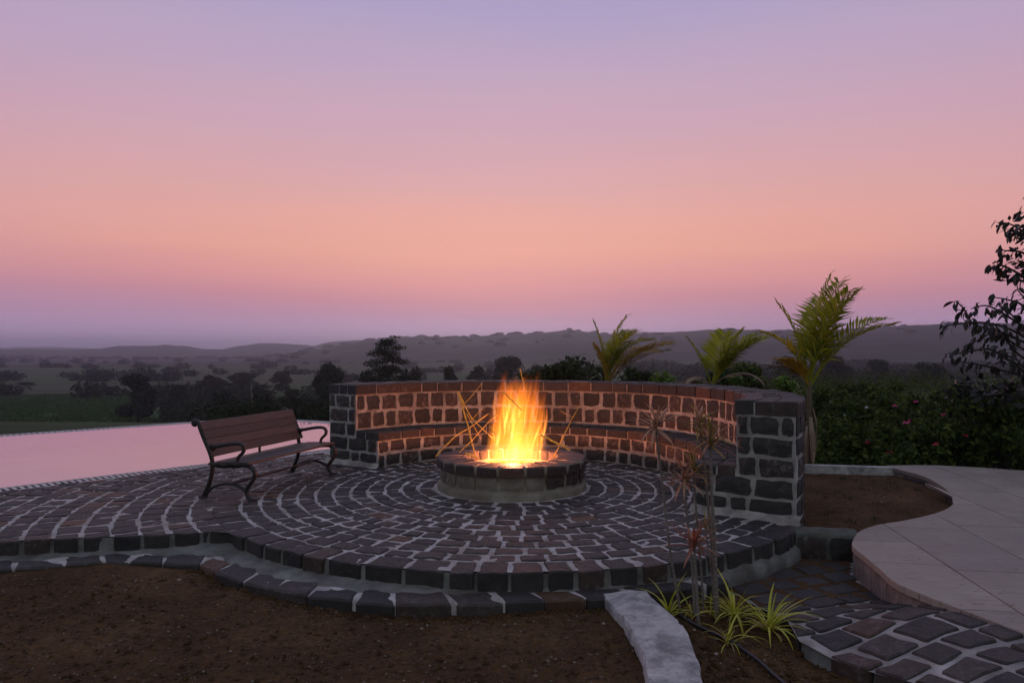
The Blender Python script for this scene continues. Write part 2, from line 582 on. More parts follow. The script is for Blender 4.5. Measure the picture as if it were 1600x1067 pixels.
def clip(sub, con):
    """subject polygon cut to a convex polygon (both counter-clockwise)"""
    out = list(sub)
    for i in range(len(con)):
        a, b = con[i], con[(i + 1) % len(con)]
        inp, out = out, []
        if not inp:
            return []

        def side(p):
            return (b[0] - a[0]) * (p[1] - a[1]) - (b[1] - a[1]) * (p[0] - a[0])
        for j in range(len(inp)):
            p, q = inp[j], inp[(j + 1) % len(inp)]
            sp_, sq = side(p), side(q)
            if sp_ >= 0:
                out.append(p)
            if (sp_ >= 0) != (sq >= 0):
                u = sp_ / (sp_ - sq)
                out.append((p[0] + (q[0] - p[0]) * u, p[1] + (q[1] - p[1]) * u))
    return out


def inset(poly, d):
    c = (sum(p[0] for p in poly) / len(poly), sum(p[1] for p in poly) / len(poly))
    out = []
    n = len(poly)
    for i in range(n):
        a, p, q = Vector(poly[i - 1]), Vector(poly[i]), Vector(poly[(i + 1) % n])
        e1, e2 = (p - a), (q - p)
        if e1.length < 1e-6 or e2.length < 1e-6:
            out.append((p + (Vector(c) - p) * 0.1)[:])
            continue
        n1 = Vector((-e1.y, e1.x)).normalized()
        n2 = Vector((-e2.y, e2.x)).normalized()
        m = n1 + n2
        k = m.dot(n1)
        m = m / max(k, 0.35)
        out.append((p + m * d)[:])
    return out


def tidy(poly, tol=0.02):
    out = []
    for p in poly:
        if not out or (Vector(p) - Vector(out[-1])).length > tol:
            out.append(p)
    while len(out) > 2 and (Vector(out[0]) - Vector(out[-1])).length <= tol:
        out.pop()
    return out


def slab_stone(poly, top, bot, rng, bevel=0.012, rough=0.008, dome=0.005, seg=0.13, keep_round=True, tilt=0.03, fil=0.016):
    """an uneven stone: jittered outline, worn upper edge, slightly domed top; top / bot are numbers or functions of x, y"""
    if area(poly) < 0:
        poly = poly[::-1]
    pts = []
    n = len(poly)
    for i in range(n):
        p, q = Vector(poly[i]), Vector(poly[(i + 1) % n])
        L = (q - p).length
        k = max(1, min(3, round(L / seg)))
        for j in range(k):
            w = p.lerp(q, j / k)
            pts.append(w + Vector((rng.uniform(-rough, rough), rng.uniform(-rough, rough))))
    c = sum(pts, Vector((0, 0))) / len(pts)
    if keep_round:
        sharp = []
        m = len(pts)
        for i in range(m):
            a, p, q = pts[i - 1], pts[i], pts[(i + 1) % m]
            if (p - a).length > 1e-6 and (q - p).length > 1e-6 and (p - a).normalized().dot((q - p).normalized()) < 0.6:
                d1, d2 = min(fil, (a - p).length * 0.3), min(fil, (q - p).length * 0.3)
                sharp += [p + (a - p).normalized() * d1, p + (q - p).normalized() * d2]
            else:
                sharp.append(p)
        pts = sharp
    m = len(pts)
    tf = top if callable(top) else (lambda x, y: top)
    bf = bot if callable(bot) else (lambda x, y: bot)
    tx, ty = rng.uniform(-tilt, tilt), rng.uniform(-tilt, tilt)
    off = rng.uniform(-0.13, 0.13) * tilt
    V = []
    for p in pts:
        V.append(Vector((p.x, p.y, bf(p.x, p.y))))
    for p in pts:
        V.append(Vector((p.x, p.y, tf(p.x, p.y) + off - bevel + (p - c).dot(Vector((tx, ty))) - rng.uniform(0, 0.004))))
    for p in pts:
        d = (c - p)
        q = p + d.normalized() * min(bevel * rng.uniform(0.8, 1.6), d.length * 0.5)
        V.append(Vector((q.x, q.y, tf(q.x, q.y) + off + (q - c).dot(Vector((tx, ty))) + rng.uniform(-0.1, 0.1) * tilt)))
    V.append(Vector((c.x, c.y, tf(c.x, c.y) + off + dome * rng.uniform(0.0, 1.0))))
    Fs = []
    for i in range(m):
        j = (i + 1) % m
        Fs.append((i, j, m + j, m + i))
        Fs.append((m + i, m + j, 2 * m + j, 2 * m + i))
        Fs.append((2 * m + i, 2 * m + j, 3 * m))
    return V, Fs


def face_block(c, t, up, nrm, w, h, depth, rng, proud=0.012):
    """rough-dressed block let into a wall face: c centre of its face, t along, up, nrm out of the wall"""
    nu, nv = 5, 4
    V, Fs = [], []
    seed = rng.uniform(0, 100)
    tilt = rng.uniform(-0.05, 0.05)
    for j in range(nv):
        for i in range(nu):
            u, v_ = i / (nu - 1) * 2 - 1, j / (nv - 1) * 2 - 1
            edge = max(abs(u), abs(v_))
            cr = 1 - 0.03 * (abs(u) * abs(v_)) ** 3
            ju, jv = rng.uniform(-1, 1) * 0.011, rng.uniform(-1, 1) * 0.009
            out = proud * (1.0 if edge < 0.9 else 0.55) + rng.uniform(-0.004, 0.004)
            if abs(u) > 0.9 and abs(v_) > 0.9:
                out -= 0.003
            V.append(c + t * (u * w / 2 * cr + ju) + up * (v_ * h / 2 * cr + jv + u * tilt * w * 0.3) + nrm * out)
    for j in range(nv - 1):
        for i in range(nu - 1):
            a = j * nu + i
            Fs.append((a, a + 1, a + nu + 1, a + nu))
    loop = [i for i in range(nu)] + [j * nu + nu - 1 for j in range(1, nv)] + [(nv - 1) * nu + i for i in range(nu - 2, -1, -1)] + [j * nu for j in range(nv - 2, 0, -1)]
    b = len(V)
    for i in loop:
        V.append(V[i] - nrm * depth)
    m = len(loop)
    for k in range(m):
        k2 = (k + 1) % m
        Fs.append((loop[k2], loop[k], b + k, b + k2))
    return V, Fs


def nz3(p, s, a):
    return mn.noise(Vector(p) * s) * a


# ------------------------------------------------------------------ terrain: one sheet to the horizon
R1 = [(-2.0, 562), (400, 560), (470, 550), (540, 538), (600, 529), (650, 527), (720, 528), (780, 524), (830, 523), (870, 519), (890, 517), (910, 519), (950, 523), (1000, 522), (1050, 521), (1100, 518), (1150, 518), (1200, 520), (1250, 519), (1300, 518), (1350, 516), (1400, 515), (1450, 514), (1500, 513), (1600, 514), (1800, 512), (2600, 520)]
R2 = [(-900, 546), (0, 547), (100, 547), (160, 546), (185, 542), (215, 541), (265, 541), (295, 543), (320, 546), (350, 546), (375, 541), (405, 538), (450, 538), (490, 541), (515, 535), (560, 533), (620, 532), (900, 530), (2600, 530)]
R3 = [(-900, 544), (-100, 545), (30, 544.5), (70, 543), (110, 544.5), (160, 547), (400, 546), (2600, 546)]


def lerp_tab(tab, x):
    if x <= tab[0][0]:
        return tab[0][1]
    for (a, b), (c, d) in zip(tab, tab[1:]):
        if x <= c:
            return b + (d - b) * (x - a) / (c - a)
    return tab[-1][1]


PLAIN = -8.0


def ground_z(x, y):
    d = math.hypot(x, y)
    az = x / max(y, 0.1) if y > 0.1 else 9.0 * (1 if x > 0 else -1)
    start = 16.0 + 16.0 * smooth(0.02, 0.30, az)
    fwd = max(y, 0.6 * d if y > -5 else 0.0)
    z = -0.36 + (PLAIN + 0.36) * smooth(start, start + 46, fwd)
    if d > 90:
        z += mn.noise(Vector((x, y, 0)) * 0.006) * 1.2 * smooth(90, 250, d)
    return z


def hill_z(px, d, x, y):
    """the three ridges, each as high as it shows over the horizon from its own distance"""
    z = ground_z(x, y)
    jag = mn.fractal(Vector((x, y, 3.0)) * 0.02, 1.0, 2.0, 5)
    for tab, dist, w0 in ((R1, 880.0, 400.0), (R2, 1450.0, 980.0), (R3, 2600.0, 1900.0)):
        top = CH + (HY - lerp_tab(tab, px)) / F * dist
        if top > z:
            s = smooth(w0, dist, d) * (1 - 0.55 * smooth(dist, dist * 1.35, d))
            e = mn.fractal(Vector((x, y, 9.0)) * 0.0045, 1.0, 2.0, 4)
            s = max(0.0, s + 0.16 * e * s * (1 - s) * 4)
            z2 = z + (top - z) * s
            z = max(z, z2 + jag * 1.5 * s * (dist / 900))
    return z


azs = list(np.linspace(-41, 41, 640)) + list(np.linspace(41, 319, 90))[1:-1]
rad = [0.5, 6, 10, 13, 15.5, 17, 19, 22, 26, 30, 34, 38, 43, 48, 54, 60, 66, 72, 80] + list(np.geomspace(88, 450, 34)) + list(np.linspace(475, 1500, 60)) + list(np.linspace(1560, 2900, 40)) + list(np.geomspace(3000, 5600, 30))
GV, GF = [], []
NA = len(azs)
for r_ in rad:
    for a_ in azs:
        ar = math.radians(a_)
        x, y = r_ * math.sin(ar), r_ * math.cos(ar)
        if r_ < 440:
            z = ground_z(x, y)
        else:
            px = 800 + F * math.tan(ar) if abs(a_) < 60 else (2600 if a_ < 180 else -900)
            yy = max(r_ * math.cos(ar), 1.0)
            z = hill_z(px, r_, x, y)
            if abs(a_) < 60:
                z = (z - CH) / math.cos(ar) * (math.cos(ar)) + CH
        GV.append((x, y, z))
split = rad.index([q for q in rad if q >= 475][0])
GFh = []
for i in range(len(rad) - 1):
    for k in range(NA):
        k2 = (k + 1) % NA
        q = (i * NA + k, i * NA + k2, (i + 1) * NA + k2, (i + 1) * NA + k)
        (GF if i < split else GFh).append(q)
GF.append(tuple(range(NA))[::-1])
nb = (split + 1) * NA
gme = make_mesh("ground", GV[:nb], GF, MAT["field"], True)
link("ground", gme, kind="structure")
b0 = split * NA
hme = make_mesh("hills", GV[b0:], [tuple(i - b0 for i in q) for q in GFh], MAT["hill"], True)
link("hills", hme, kind="structure")

# haze: closed box round everything
hb = MB()
hb.box((0, 0, (-14 + 62) / 2), (6000, 6000, (62 + 14) / 2))
t = NT("dusk_haze")
pv = t.add("ShaderNodeVolumePrincipled")
pv.inputs["Color"].default_value = (0.68, 0.80, 1.0, 1)
pv.inputs["Density"].default_value = HAZE_DENSITY
pv.inputs["Anisotropy"].default_value = 0.82
t.l.new(pv.outputs[0], t.out.inputs["Volume"])
link("haze", hb.mesh("haze", t.m), kind="stuff")

# ------------------------------------------------------------------ terrace of concentric stone rings round the fire
CX, CY = 0.0, 7.81
RE = 3.05
RNG = random.Random(7)


def pol(r, deg):
    a = math.radians(deg)
    return (CX + r * math.cos(a), CY + r * math.sin(a))


A_R, A_L = -34.5, 145.5      # the two ends of the seat wall
# outline, counter-clockwise, starting at the wall's right end and going back over the left
arc = [pol(RE, a) for a in np.linspace(-139.5, A_R + 1, 44)]
left_edge = [(-7.1, 5.62), (-6.6, 5.42), (-6.0, 5.36), (-5.3, 5.40), (-4.7, 5.45), (-4.0, 5.54), (-3.5, 5.64), (-2.95, 5.74), (-2.6, 5.80)]
G0, G1 = Vector((-5.45, 7.46)), Vector((-3.62, 9.44))        # pool side line of the drain
gd = (G1 - G0).normalized()
gn = Vector((-gd.y, gd.x))                                    # towards the pool
terr = left_edge + arc + [pol(2.94, A_R + 2)] + [pol(2.6, a) for a in np.linspace(A_R + 2, A_L - 3, 60)] + [pol(2.94, A_L - 3)]
pe = G0 + gd * 4.35
terr += [pe[:], (G0 - gd * 2.48)[:]]
body = MB()
inn = inset(terr, 0.02)
n = len(inn)
# mortar bed, gently uneven; drawn as a fan of small triangles by gridding the outline
xs = np.arange(-7.4, 3.2, 0.05)
ys = np.arange(4.7, 11.6, 0.05)


def in_poly(x, y, P):
    c = False
    for i in range(len(P)):
        (x1, y1), (x2, y2) = P[i], P[i - 1]
        if (y1 > y) != (y2 > y) and x < (x2 - x1) * (y - y1) / (y2 - y1) + x1:
            c = not c
    return c


terrace = link("terrace", None, kind="structure")
tb = MB()
for ix in range(len(xs) - 1):
    for iy in range(len(ys) - 1):
        cell = [(xs[ix], ys[iy]), (xs[ix + 1], ys[iy]), (xs[ix + 1], ys[iy + 1]), (xs[ix], ys[iy + 1])]
        inside = [in_poly(p[0], p[1], inn) for p in cell]
        if not any(inside):
            continue
        q = cell if all(inside) else tidy(clip(inn, cell), 1e-4)
        if len(q) < 3:
            continue
        tb.add([Vector((p[0], p[1], -0.003 + nz3((p[0], p[1], 0), 7, 0.006) + nz3((p[0], p[1], 5), 17, 0.006))) for p in q], [tuple(range(len(q)))])
link("mortar_bed", tb.mesh("mortar_bed", MAT["mortar_floor"], True), terrace)
# the terrace's vertical side: cement under the overhanging edge stones, flaring at its foot
sb = MB()
edge = left_edge + arc
ep = [Vector(p) for p in spline([(p[0], p[1], 0) for p in edge], 7)]
prof = [(-0.008, 0.012), (-0.05, 0.0), (-0.10, -0.006), (-0.125, -0.018), (-0.15, -0.05), (-0.20, -0.06), (-0.34, -0.06)]
b0 = 0
for i, p in enumerate(ep):
    a, c = ep[max(0, i - 1)], ep[min(len(ep) - 1, i + 1)]
    d = (c - a).normalized()
    nin = Vector((-d.y, d.x, 0))
    for z, o in prof:
        w = nz3((p.x * 3, p.y * 3, z * 9), 2.4, 0.018)
        sb.v.append(Vector((p.x, p.y, z + (w if z < -0.05 else 0))) + nin * (max(o + w, 0.002) if z > -0.11 else o + w))
m = len(prof)
for i in range(len(ep) - 1):
    for k in range(m - 1):
        sb.f.append((i * m + k, i * m + k + 1, (i + 1) * m + k + 1, (i + 1) * m + k))
link("cement_side", sb.mesh("cement_side", MAT["haunch"], True), terrace)

cells = []
rings = [0.86 + 0.1773 * k for k in range(12)] + [RE]
k = 1
while rings[-1] < 8.2:
    rings.append(RE + 0.205 * k)
    k += 1
for ri in range(len(rings) - 1):
    r0, r1 = rings[ri], rings[ri + 1]
    rm = (r0 + r1) / 2
    if rm < 2.12:
        lo, hi = 0.0, 360.0
    elif rm < RE:
        lo, hi = A_L + 0.6, 360 + A_R - 0.4
    else:
        lo, hi = 138.0, 226.0
    step0 = math.degrees((0.235 if rm < RE - 0.2 else 0.26) / rm)
    a = lo + RNG.uniform(0, 0.4) * step0 * (1 if rm < 2.12 else 0)
    end = hi if rm >= 2.12 else a + 360
    # shared radii wobble
    while a < end - 0.3 * step0:
        st = step0 * RNG.uniform(0.72, 1.22)
        b = min(a + st, end)
        if end - b < 0.45 * step0:
            b = end
        g = 0.0105 + RNG.uniform(0, 0.006)
        ga = math.degrees((g + 0.0035) / rm)
        w0, w1 = RNG.uniform(-0.006, 0.008), RNG.uniform(-0.008, 0.006)
        if ri + 1 < len(rings) and abs(r1 - RE) < 1e-6:
            w1 = g + 0.014 + RNG.uniform(-0.004, 0.006)
        q = [pol(r0 + g + w0, b - ga), pol(r0 + g + w0, a + ga), pol(r1 - g + w1, a + ga), pol(r1 - g + w1, b - ga)]
        if area(q) < 0:
            q = q[::-1]
        cells.append((q, rm, ri))
        a = b
stones = []
outer_terr = inset(terr, -0.020)
for q, rm, ri in cells:
    ins = [in_poly(p[0], p[1], terr) for p in q]
    if not any(ins):
        p_ = tidy(clip(terr, q))
    elif all(ins):
        p_ = q
    else:
        p_ = tidy(clip(outer_terr, q))
    if len(p_) < 3 or abs(area(p_)) < 0.003:
        continue
    c = (sum(p[0] for p in p_) / len(p_), sum(p[1] for p in p_) / len(p_))
    y = c[1]
    cut = not all(ins)
    front_ring = abs(rm - (RE - 0.12)) < 0.08 and -145 < math.degrees(math.atan2(c[1] - CY, c[0] - CX)) < A_R + 3
    at_edge = front_ring or (cut and c[1] < 6.6 and c[0] < -2.3 and c[1] - 5.2 < 0.9)
    vis = abs(c[0]) / y < 0.80
    size = abs(area(p_)) / y ** 3 * (1 if vis else 0.01)
    V, Fs = slab_stone(p_, 0.004, -0.125 if at_edge else -0.05, RNG, bevel=0.007, rough=0.008, dome=0.003, seg=0.09, fil=0.010)
    stones.append((size, at_edge, V, Fs))
stones.sort(key=lambda s: -s[0])
cnt = 0
rest = MB()
for size, at_edge, V, Fs in stones:
    if at_edge:
        link("edge_stone", make_mesh("edge_stone", V, Fs, MAT["pave"]), terrace)
    elif cnt < 299:
        cnt += 1
        link("paving_stone", make_mesh("paving_stone", V, Fs, MAT["pave"]), terrace)
    else:
        rest.add(V, Fs)
link("small_paving", rest.mesh("small_paving", MAT["pave_far"]), terrace, kind="stuff")

# low kerb course at the foot of the terrace
kerb = link("kerb", None, kind="structure")
KZ = -0.132
kin = [(-7.3, 5.50), (-6.6, 5.32), (-6.0, 5.26), (-5.3, 5.30), (-4.7, 5.34), (-4.0, 5.41), (-3.5, 5.53), (-3.1, 5.62), (-2.75, 5.58)] + [pol(3.015 + 0.05 * smooth(-75, -92, a) + 0.15 * smooth(-90, -108, a) + 0.03 * smooth(-108, -136, a), a) for a in np.linspace(-136, -61, 26)]
kc = spline([(p[0], p[1], 0) for p in kin], 8)
acc = [0.0]
for a, b in zip(kc, kc[1:]):
    acc.append(acc[-1] + (b - a).length)


def along(s):
    s = min(max(s, 0), acc[-1] - 1e-6)
    for i in range(len(acc) - 1):
        if acc[i + 1] >= s:
            u = (s - acc[i]) / (acc[i + 1] - acc[i])
            p = kc[i].lerp(kc[i + 1], u)
            d = (kc[i + 1] - kc[i]).normalized()
            return p, d
s = 0.0
kb = MB()
ks = np.arange(0, acc[-1], 0.06)
for i, q in enumerate(ks):
    p, d = along(q)
    no = Vector((d.y, -d.x, 0))
    for o, z in ((-0.20, KZ + 0.02), (-0.03, KZ + 0.004), (0.10, KZ + 0.001), (0.166, KZ - 0.004), (0.170, -0.34)):
        kb.v.append(p + no * o + Vector((0, 0, z + nz3((p.x, p.y, o), 9, 0.006))))
kb2 = MB()
for i in range(len(ks) - 1):
    for k in range(4):
        kb.f.append((i * 5 + k, i * 5 + k + 1, (i + 1) * 5 + k + 1, (i + 1) * 5 + k))
link("mortar_bed", kb.mesh("mortar_bed", MAT["mortar_floor"], True), kerb)
offs = (-0.24, -0.17, -0.10, -0.03, 0.015)
for q in np.arange(0, acc[-1], 0.03):
    p, d = along(q)
    no = Vector((d.y, -d.x, 0))
    jag = nz3((p.x, p.y, 3), 9, 0.05)
    for o, z in zip(offs, (KZ + 0.05, KZ + 0.03, KZ + 0.022, KZ + 0.016, KZ - 0.004)):
        oo = o + (jag if o > -0.1 else 0)
        kb2.v.append(p + no * oo + Vector((0, 0, z + nz3((p.x, p.y, o), 14, 0.010))))
for i in range(len(kb2.v) // 5 - 1):
    for k in range(4):
        kb2.f.append((i * 5 + k, i * 5 + k + 1, (i + 1) * 5 + k + 1, (i + 1) * 5 + k))
link("cement_fillet", kb2.mesh("cement_fillet", MAT["haunch"], True), kerb)
while s < acc[-1] - 0.1:
    L = RNG.uniform(0.24, 0.36)
    g = 0.008
    pts = []
    skew = RNG.uniform(0.06, 0.11)
    for q, o in ((s + g + skew, 0.19), (s + L - g + skew, 0.19), (s + L - g, -0.055), (s + g, -0.055)):
        p, d = along(q)
        no = Vector((d.y, -d.x, 0))
        w = p + no * (o + RNG.uniform(-0.006, 0.006))
        pts.append((w.x, w.y))
    V, Fs = slab_stone(pts, KZ + 0.006, -0.33, RNG, bevel=0.013, rough=0.008, dome=0.006)
    link("kerb_stone", make_mesh("kerb_stone", V, Fs, MAT["pave"]), kerb)
    s += L

# ------------------------------------------------------------------ curved seat wall
RS, RI, RO = 2.08, 2.48, 2.985
SEAT, TOPZ = 0.45, 1.05
SCAP, WCAP = 0.10, 0.125
wall = thing("seat_wall", "curved wall of dark basalt blocks with a built-in seat around the fire pit", "wall", (CX, CY, 0))


def wp(r, deg, z):
    a = math.radians(deg)
    return Vector((r * math.cos(a), r * math.sin(a), z))


# mortar core: swept L section
core = MB()
sec = [(RS, -0.03), (RS, 0.12), (RS, 0.24), (RS, SEAT - 0.012), (RI, SEAT - 0.012), (RI, 0.56), (RI, 0.70), (RI, 0.82), (RI, TOPZ - 0.012), (RO, TOPZ - 0.012), (RO, 0.7), (RO, 0.4), (RO, -0.36)]
NAa = 130
m = len(sec)
for i in range(NAa + 1):
    a = A_R + (A_L - A_R) * i / NAa
    for j, (r, z) in enumerate(sec):
        w = nz3((r * math.cos(math.radians(a)) * 1.0, r * math.sin(math.radians(a)), z * 1.3), 9, 0.008)
        core.v.append(wp(r + (w if 0 < j else 0), a, z))
for i in range(NAa):
    for j in range(m - 1):
        core.f.append((i * m + j, i * m + j + 1, (i + 1) * m + j + 1, (i + 1) * m + j))
core.f.append(tuple(range(m)))
core.f.append(tuple(NAa * m + j for j in range(m))[::-1])
# a skirt of mortar at the foot of both end faces
for A, sg in ((A_R, -1), (A_L, 1)):
    a = math.radians(A)
    tn = Vector((-math.sin(a), math.cos(a), 0)) * sg
    rr = Vector((math.cos(a), math.sin(a), 0))
    vs = []
    for i in range(15):
        r = RS - 0.03 + (RO - RS + 0.08) * i / 14
        w = nz3((r, sg, 0), 9, 0.02)
        vs += [rr * r + tn * 0.004 + Vector((0, 0, 0.07 + w)), rr * r + tn * (0.045 + w) + Vector((0, 0, 0.018)), rr * r + tn * (0.085 + w * 1.5) + Vector((0, 0, -0.006))]
    core.add(vs, [(i * 3 + k, i * 3 + k + 1, i * 3 + k + 4, i * 3 + k + 3) for i in range(14) for k in range(2)])
link("mortar_core", core.mesh("mortar_core", MAT["mortar"]), wall)
up = Vector((0, 0, 1))


def course(r, z0, z1, ln, sgn, name, mname, mat_, rng, gap=0.045, one=None, a0=None, a1=None, proud=0.014):
    a = a0 if a0 is not None else A_R
    a1 = a1 if a1 is not None else A_L
    st = math.degrees(ln / r)
    a += -rng.uniform(0.0, 0.5) * st
    while a < a1:
        w = st * rng.uniform(0.7, 1.25)
        b = a + w
        lo, hi = max(a, a0 if a0 is not None else A_R), min(b, a1)
        if (hi - lo) > 0.35 * st:
            mid = (lo + hi) / 2
            ar = math.radians(mid)
            nrm = Vector((math.cos(ar), math.sin(ar), 0)) * sgn
            tn = up.cross(nrm)
            g = gap * rng.uniform(0.7, 1.25)
            V, Fs = face_block(wp(r, mid, (z0 + z1) / 2 + rng.uniform(-0.005, 0.005)), tn, up, nrm, math.radians(hi - lo) * r - g, (z1 - z0) - g * 0.9, 0.08, rng, proud)
            if one is not None:
                one.add(V, Fs)
            else:
                link(name, make_mesh(name, V, Fs, mat_), wall)
        a = b


rw = random.Random(21)
hz = (SEAT - SCAP + 0.0) / 2
course(RS, 0.0, hz, 0.245, -1, "wall_stone", "b", MAT["block"], rw)
course(RS, hz, 2 * hz, 0.245, -1, "wall_stone", "b", MAT["block"], rw)
wz = (TOPZ - WCAP - SEAT - 0.02) / 2
course(RI, SEAT + 0.015, SEAT + 0.015 + wz, 0.25, -1, "wall_stone", "b", MAT["block"], rw)
course(RI, SEAT + 0.015 + wz, SEAT + 0.015 + 2 * wz, 0.25, -1, "wall_stone", "b", MAT["block"], rw)
oute = MB()
chh = (TOPZ - WCAP) / 5
for i in range(-1, 5):
    if i >= 0:
        course(RO, i * chh, (i + 1) * chh, 0.31, 1, "wall_stone", "b", MAT["block"], rw, a0=A_R + 0.5, a1=A_R + 22)
    course(RO, i * chh, (i + 1) * chh, 0.31, 1, "", "b", None, rw, one=oute, a0=A_R + (22.5 if i >= 0 else 0.5))
link("rear_stones", oute.mesh("rear_stones", MAT["block_far"]), wall, kind="stuff")


def caps(radii, top, thick, ln, name, rng, over=0.02):
    for k in range(len(radii) - 1):
        r0, r1 = radii[k], radii[k + 1]
        rm = (r0 + r1) / 2
        st = math.degrees(ln / rm)
        a = A_R - 0.35
        while a < A_L + 0.3:
            b = a + st * rng.uniform(0.75, 1.25)
            if A_L + 0.3 - b < 0.5 * st:
                b = A_L + 0.35
            g = 0.011
            ga = math.degrees(g / rm)
            i0 = r0 - (over if k == 0 else -0.003)
            i1 = r1 + (over if (k == len(radii) - 2 and name == "cap_stone") else -0.003)
            n_ = 2
            P = [wp(i0, a + ga, 0), wp(i1, a + ga, 0), wp(i1, (a + b) / 2, 0), wp(i1, b - ga, 0), wp(i0, b - ga, 0), wp(i0, (a + b) / 2, 0)]
            V, Fs = slab_stone([(p.x, p.y) for p in P], top + 0.004, top - thick, rng, bevel=0.012, rough=0.004, dome=0.006, seg=0.2, fil=0.006)
            link(name, make_mesh(name, V, Fs, MAT["pave"]), wall)
            a = b


caps([RI, RI + 0.16, RI + 0.315, RO], TOPZ, WCAP, 0.30, "cap_stone", rw)
caps([RS, RS + 0.22, RI - 0.004], SEAT, SCAP, 0.29, "seat_stone", rw)
# end faces
for A, sg in ((A_R, -1), (A_L, 1)):
    a = math.radians(A)
    nrm = Vector((-math.sin(a), math.cos(a), 0)) * sg
    rr = Vector((math.cos(a), math.sin(a), 0))
    tn = up.cross(nrm)
    for i in range(5):
        z0, z1 = i * chh + (0.015 if i == 0 else 0), (i + 1) * chh
        lo = RS if z1 < SEAT - 0.05 else RI
        if i == 2:
            lo = RI
        hi = RO
        cuts = [lo]
        pat = ([0.30, 0.16, 0.37] if i % 2 == 0 else [0.17, 0.33, 0.33]) if lo == RS else ([0.11, 0.30] if i % 2 else [0.15, 0.26] if i == 2 else [0.09, 0.22, 0.10])
        tot = sum(pat)
        for p_ in pat:
            cuts.append(cuts[-1] + p_ / tot * (hi - lo))
        for r0, r1 in zip(cuts, cuts[1:]):
            g = 0.04
            V, Fs = face_block(rr * ((r0 + r1) / 2) + Vector((0, 0, (z0 + z1) / 2)), tn, up, nrm, (r1 - r0) - g, (z1 - z0) - g * 0.85, 0.08, rw, 0.014)
            link("wall_stone", make_mesh("wall_stone", V, Fs, MAT["block"]), wall)

# ------------------------------------------------------------------ fire pit
pit = thing("fire_pit", "round plastered fire pit with a rim of dark stones at the centre of the terrace", "fire pit", (CX, CY, 0))
PT = 0.335
pb = MB()
sec = [(0.822, -0.01), (0.822, 0.05), (0.814, 0.064), (0.785, 0.070), (0.782, 0.16), (0.785, PT - 0.10), (0.812, PT - 0.088), (0.814, PT - 0.004), (0.53, PT - 0.003), (0.52, 0.2), (0.52, 0.06), (0.3, 0.05), (0.0001, 0.05)]
NR = 96
m = len(sec)
for i in range(NR):
    a = 2 * math.pi * i / NR
    for r, z in sec:
        w = nz3((r * math.cos(a) * 2, r * math.sin(a) * 2, z * 4), 2.5, 0.010)
        pb.v.append(Vector(((r + w) * math.cos(a), (r + w) * math.sin(a), z + w * 0.4)))
for i in range(NR):
    for k in range(m - 1):
        i2 = (i + 1) % NR
        pb.f.append((i * m + k, i2 * m + k, i2 * m + k + 1, i * m + k + 1))
link("pit_body", pb.mesh("pit_body", MAT["pit_plaster"], True), pit)
a = 0.0
while a < 359:
    st = RNG.uniform(15, 20)
    if 360 - a - st < 9:
        st = 360 - a
    ga = 0.85
    P = [wp(0.50, a + ga * 1.4, 0), wp(0.67, a + ga * 1.1, 0), wp(0.825, a + ga, 0), wp(0.825, a + st / 2, 0), wp(0.825, a + st - ga, 0), wp(0.67, a + st - ga * 1.1, 0), wp(0.50, a + st - ga * 1.4, 0), wp(0.50, a + st / 2, 0)]
    V, Fs = slab_stone([(p.x, p.y) for p in P], PT + 0.004, PT - 0.095, RNG, bevel=0.014, rough=0.006, dome=0.006, seg=0.3)
    link("rim_stone", make_mesh("rim_stone", V, Fs, MAT["pave"]), pit)
    # the course below, half covered by plaster: it shows best on the right
    md = a + st / 2
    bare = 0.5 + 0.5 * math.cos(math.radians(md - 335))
    ar = math.radians(md)
    nrm = Vector((math.cos(ar), math.sin(ar), 0))
    if True:
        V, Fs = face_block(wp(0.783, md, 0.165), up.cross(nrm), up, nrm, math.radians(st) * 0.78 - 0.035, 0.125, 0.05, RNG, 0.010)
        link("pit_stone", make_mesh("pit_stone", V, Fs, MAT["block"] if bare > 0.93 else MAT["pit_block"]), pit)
    a += st

# the fire: embers, body of flame, licking tongues, and the light it gives
fire = thing("fire", "tall orange and yellow flames rising out of the stone fire pit", "fire", (CX, CY, 0.06))
t = NT("embers")
n1 = t.noise(t.coord(), 16, 5, 0.7)
e = t.add("ShaderNodeEmission")
t.l.new(t.ramp(n1, [(0.3, (0.6, 0.09, 0.01)), (0.5, (1.0, 0.30, 0.04)), (0.7, (1.0, 0.62, 0.16))]), e.inputs[0])
e.inputs[1].default_value = 1.4
t.l.new(e.outputs[0], t.out.inputs[0])
MAT["ember"] = t.m
eb = MB()
for i in range(12):
    r = 0.47 * i / 11
    for k in range(40):
        a = 2 * math.pi * k / 40
        eb.v.append(Vector((r * math.cos(a), r * math.sin(a), 0.14 + 0.06 * (1 - (r / 0.47) ** 2) + nz3((r * math.cos(a), r * math.sin(a), 1), 12, 0.03))))
for i in range(11):
    for k in range(40):
        eb.f.append((i * 40 + k, (i + 1) * 40 + k, (i + 1) * 40 + (k + 1) % 40, i * 40 + (k + 1) % 40))
link("ember_bed", eb.mesh("ember_bed", MAT["ember"]), fire)

# flame body hull with a ragged crown of tongues (closed), filled with glowing gas
FB, FT = 0.16, 1.30


def axis(z):
    u = (z - FB) / (FT - FB)
    return Vector((-0.01 + 0.15 * u + 0.02 * math.sin(5 * u), 0.0, 0))


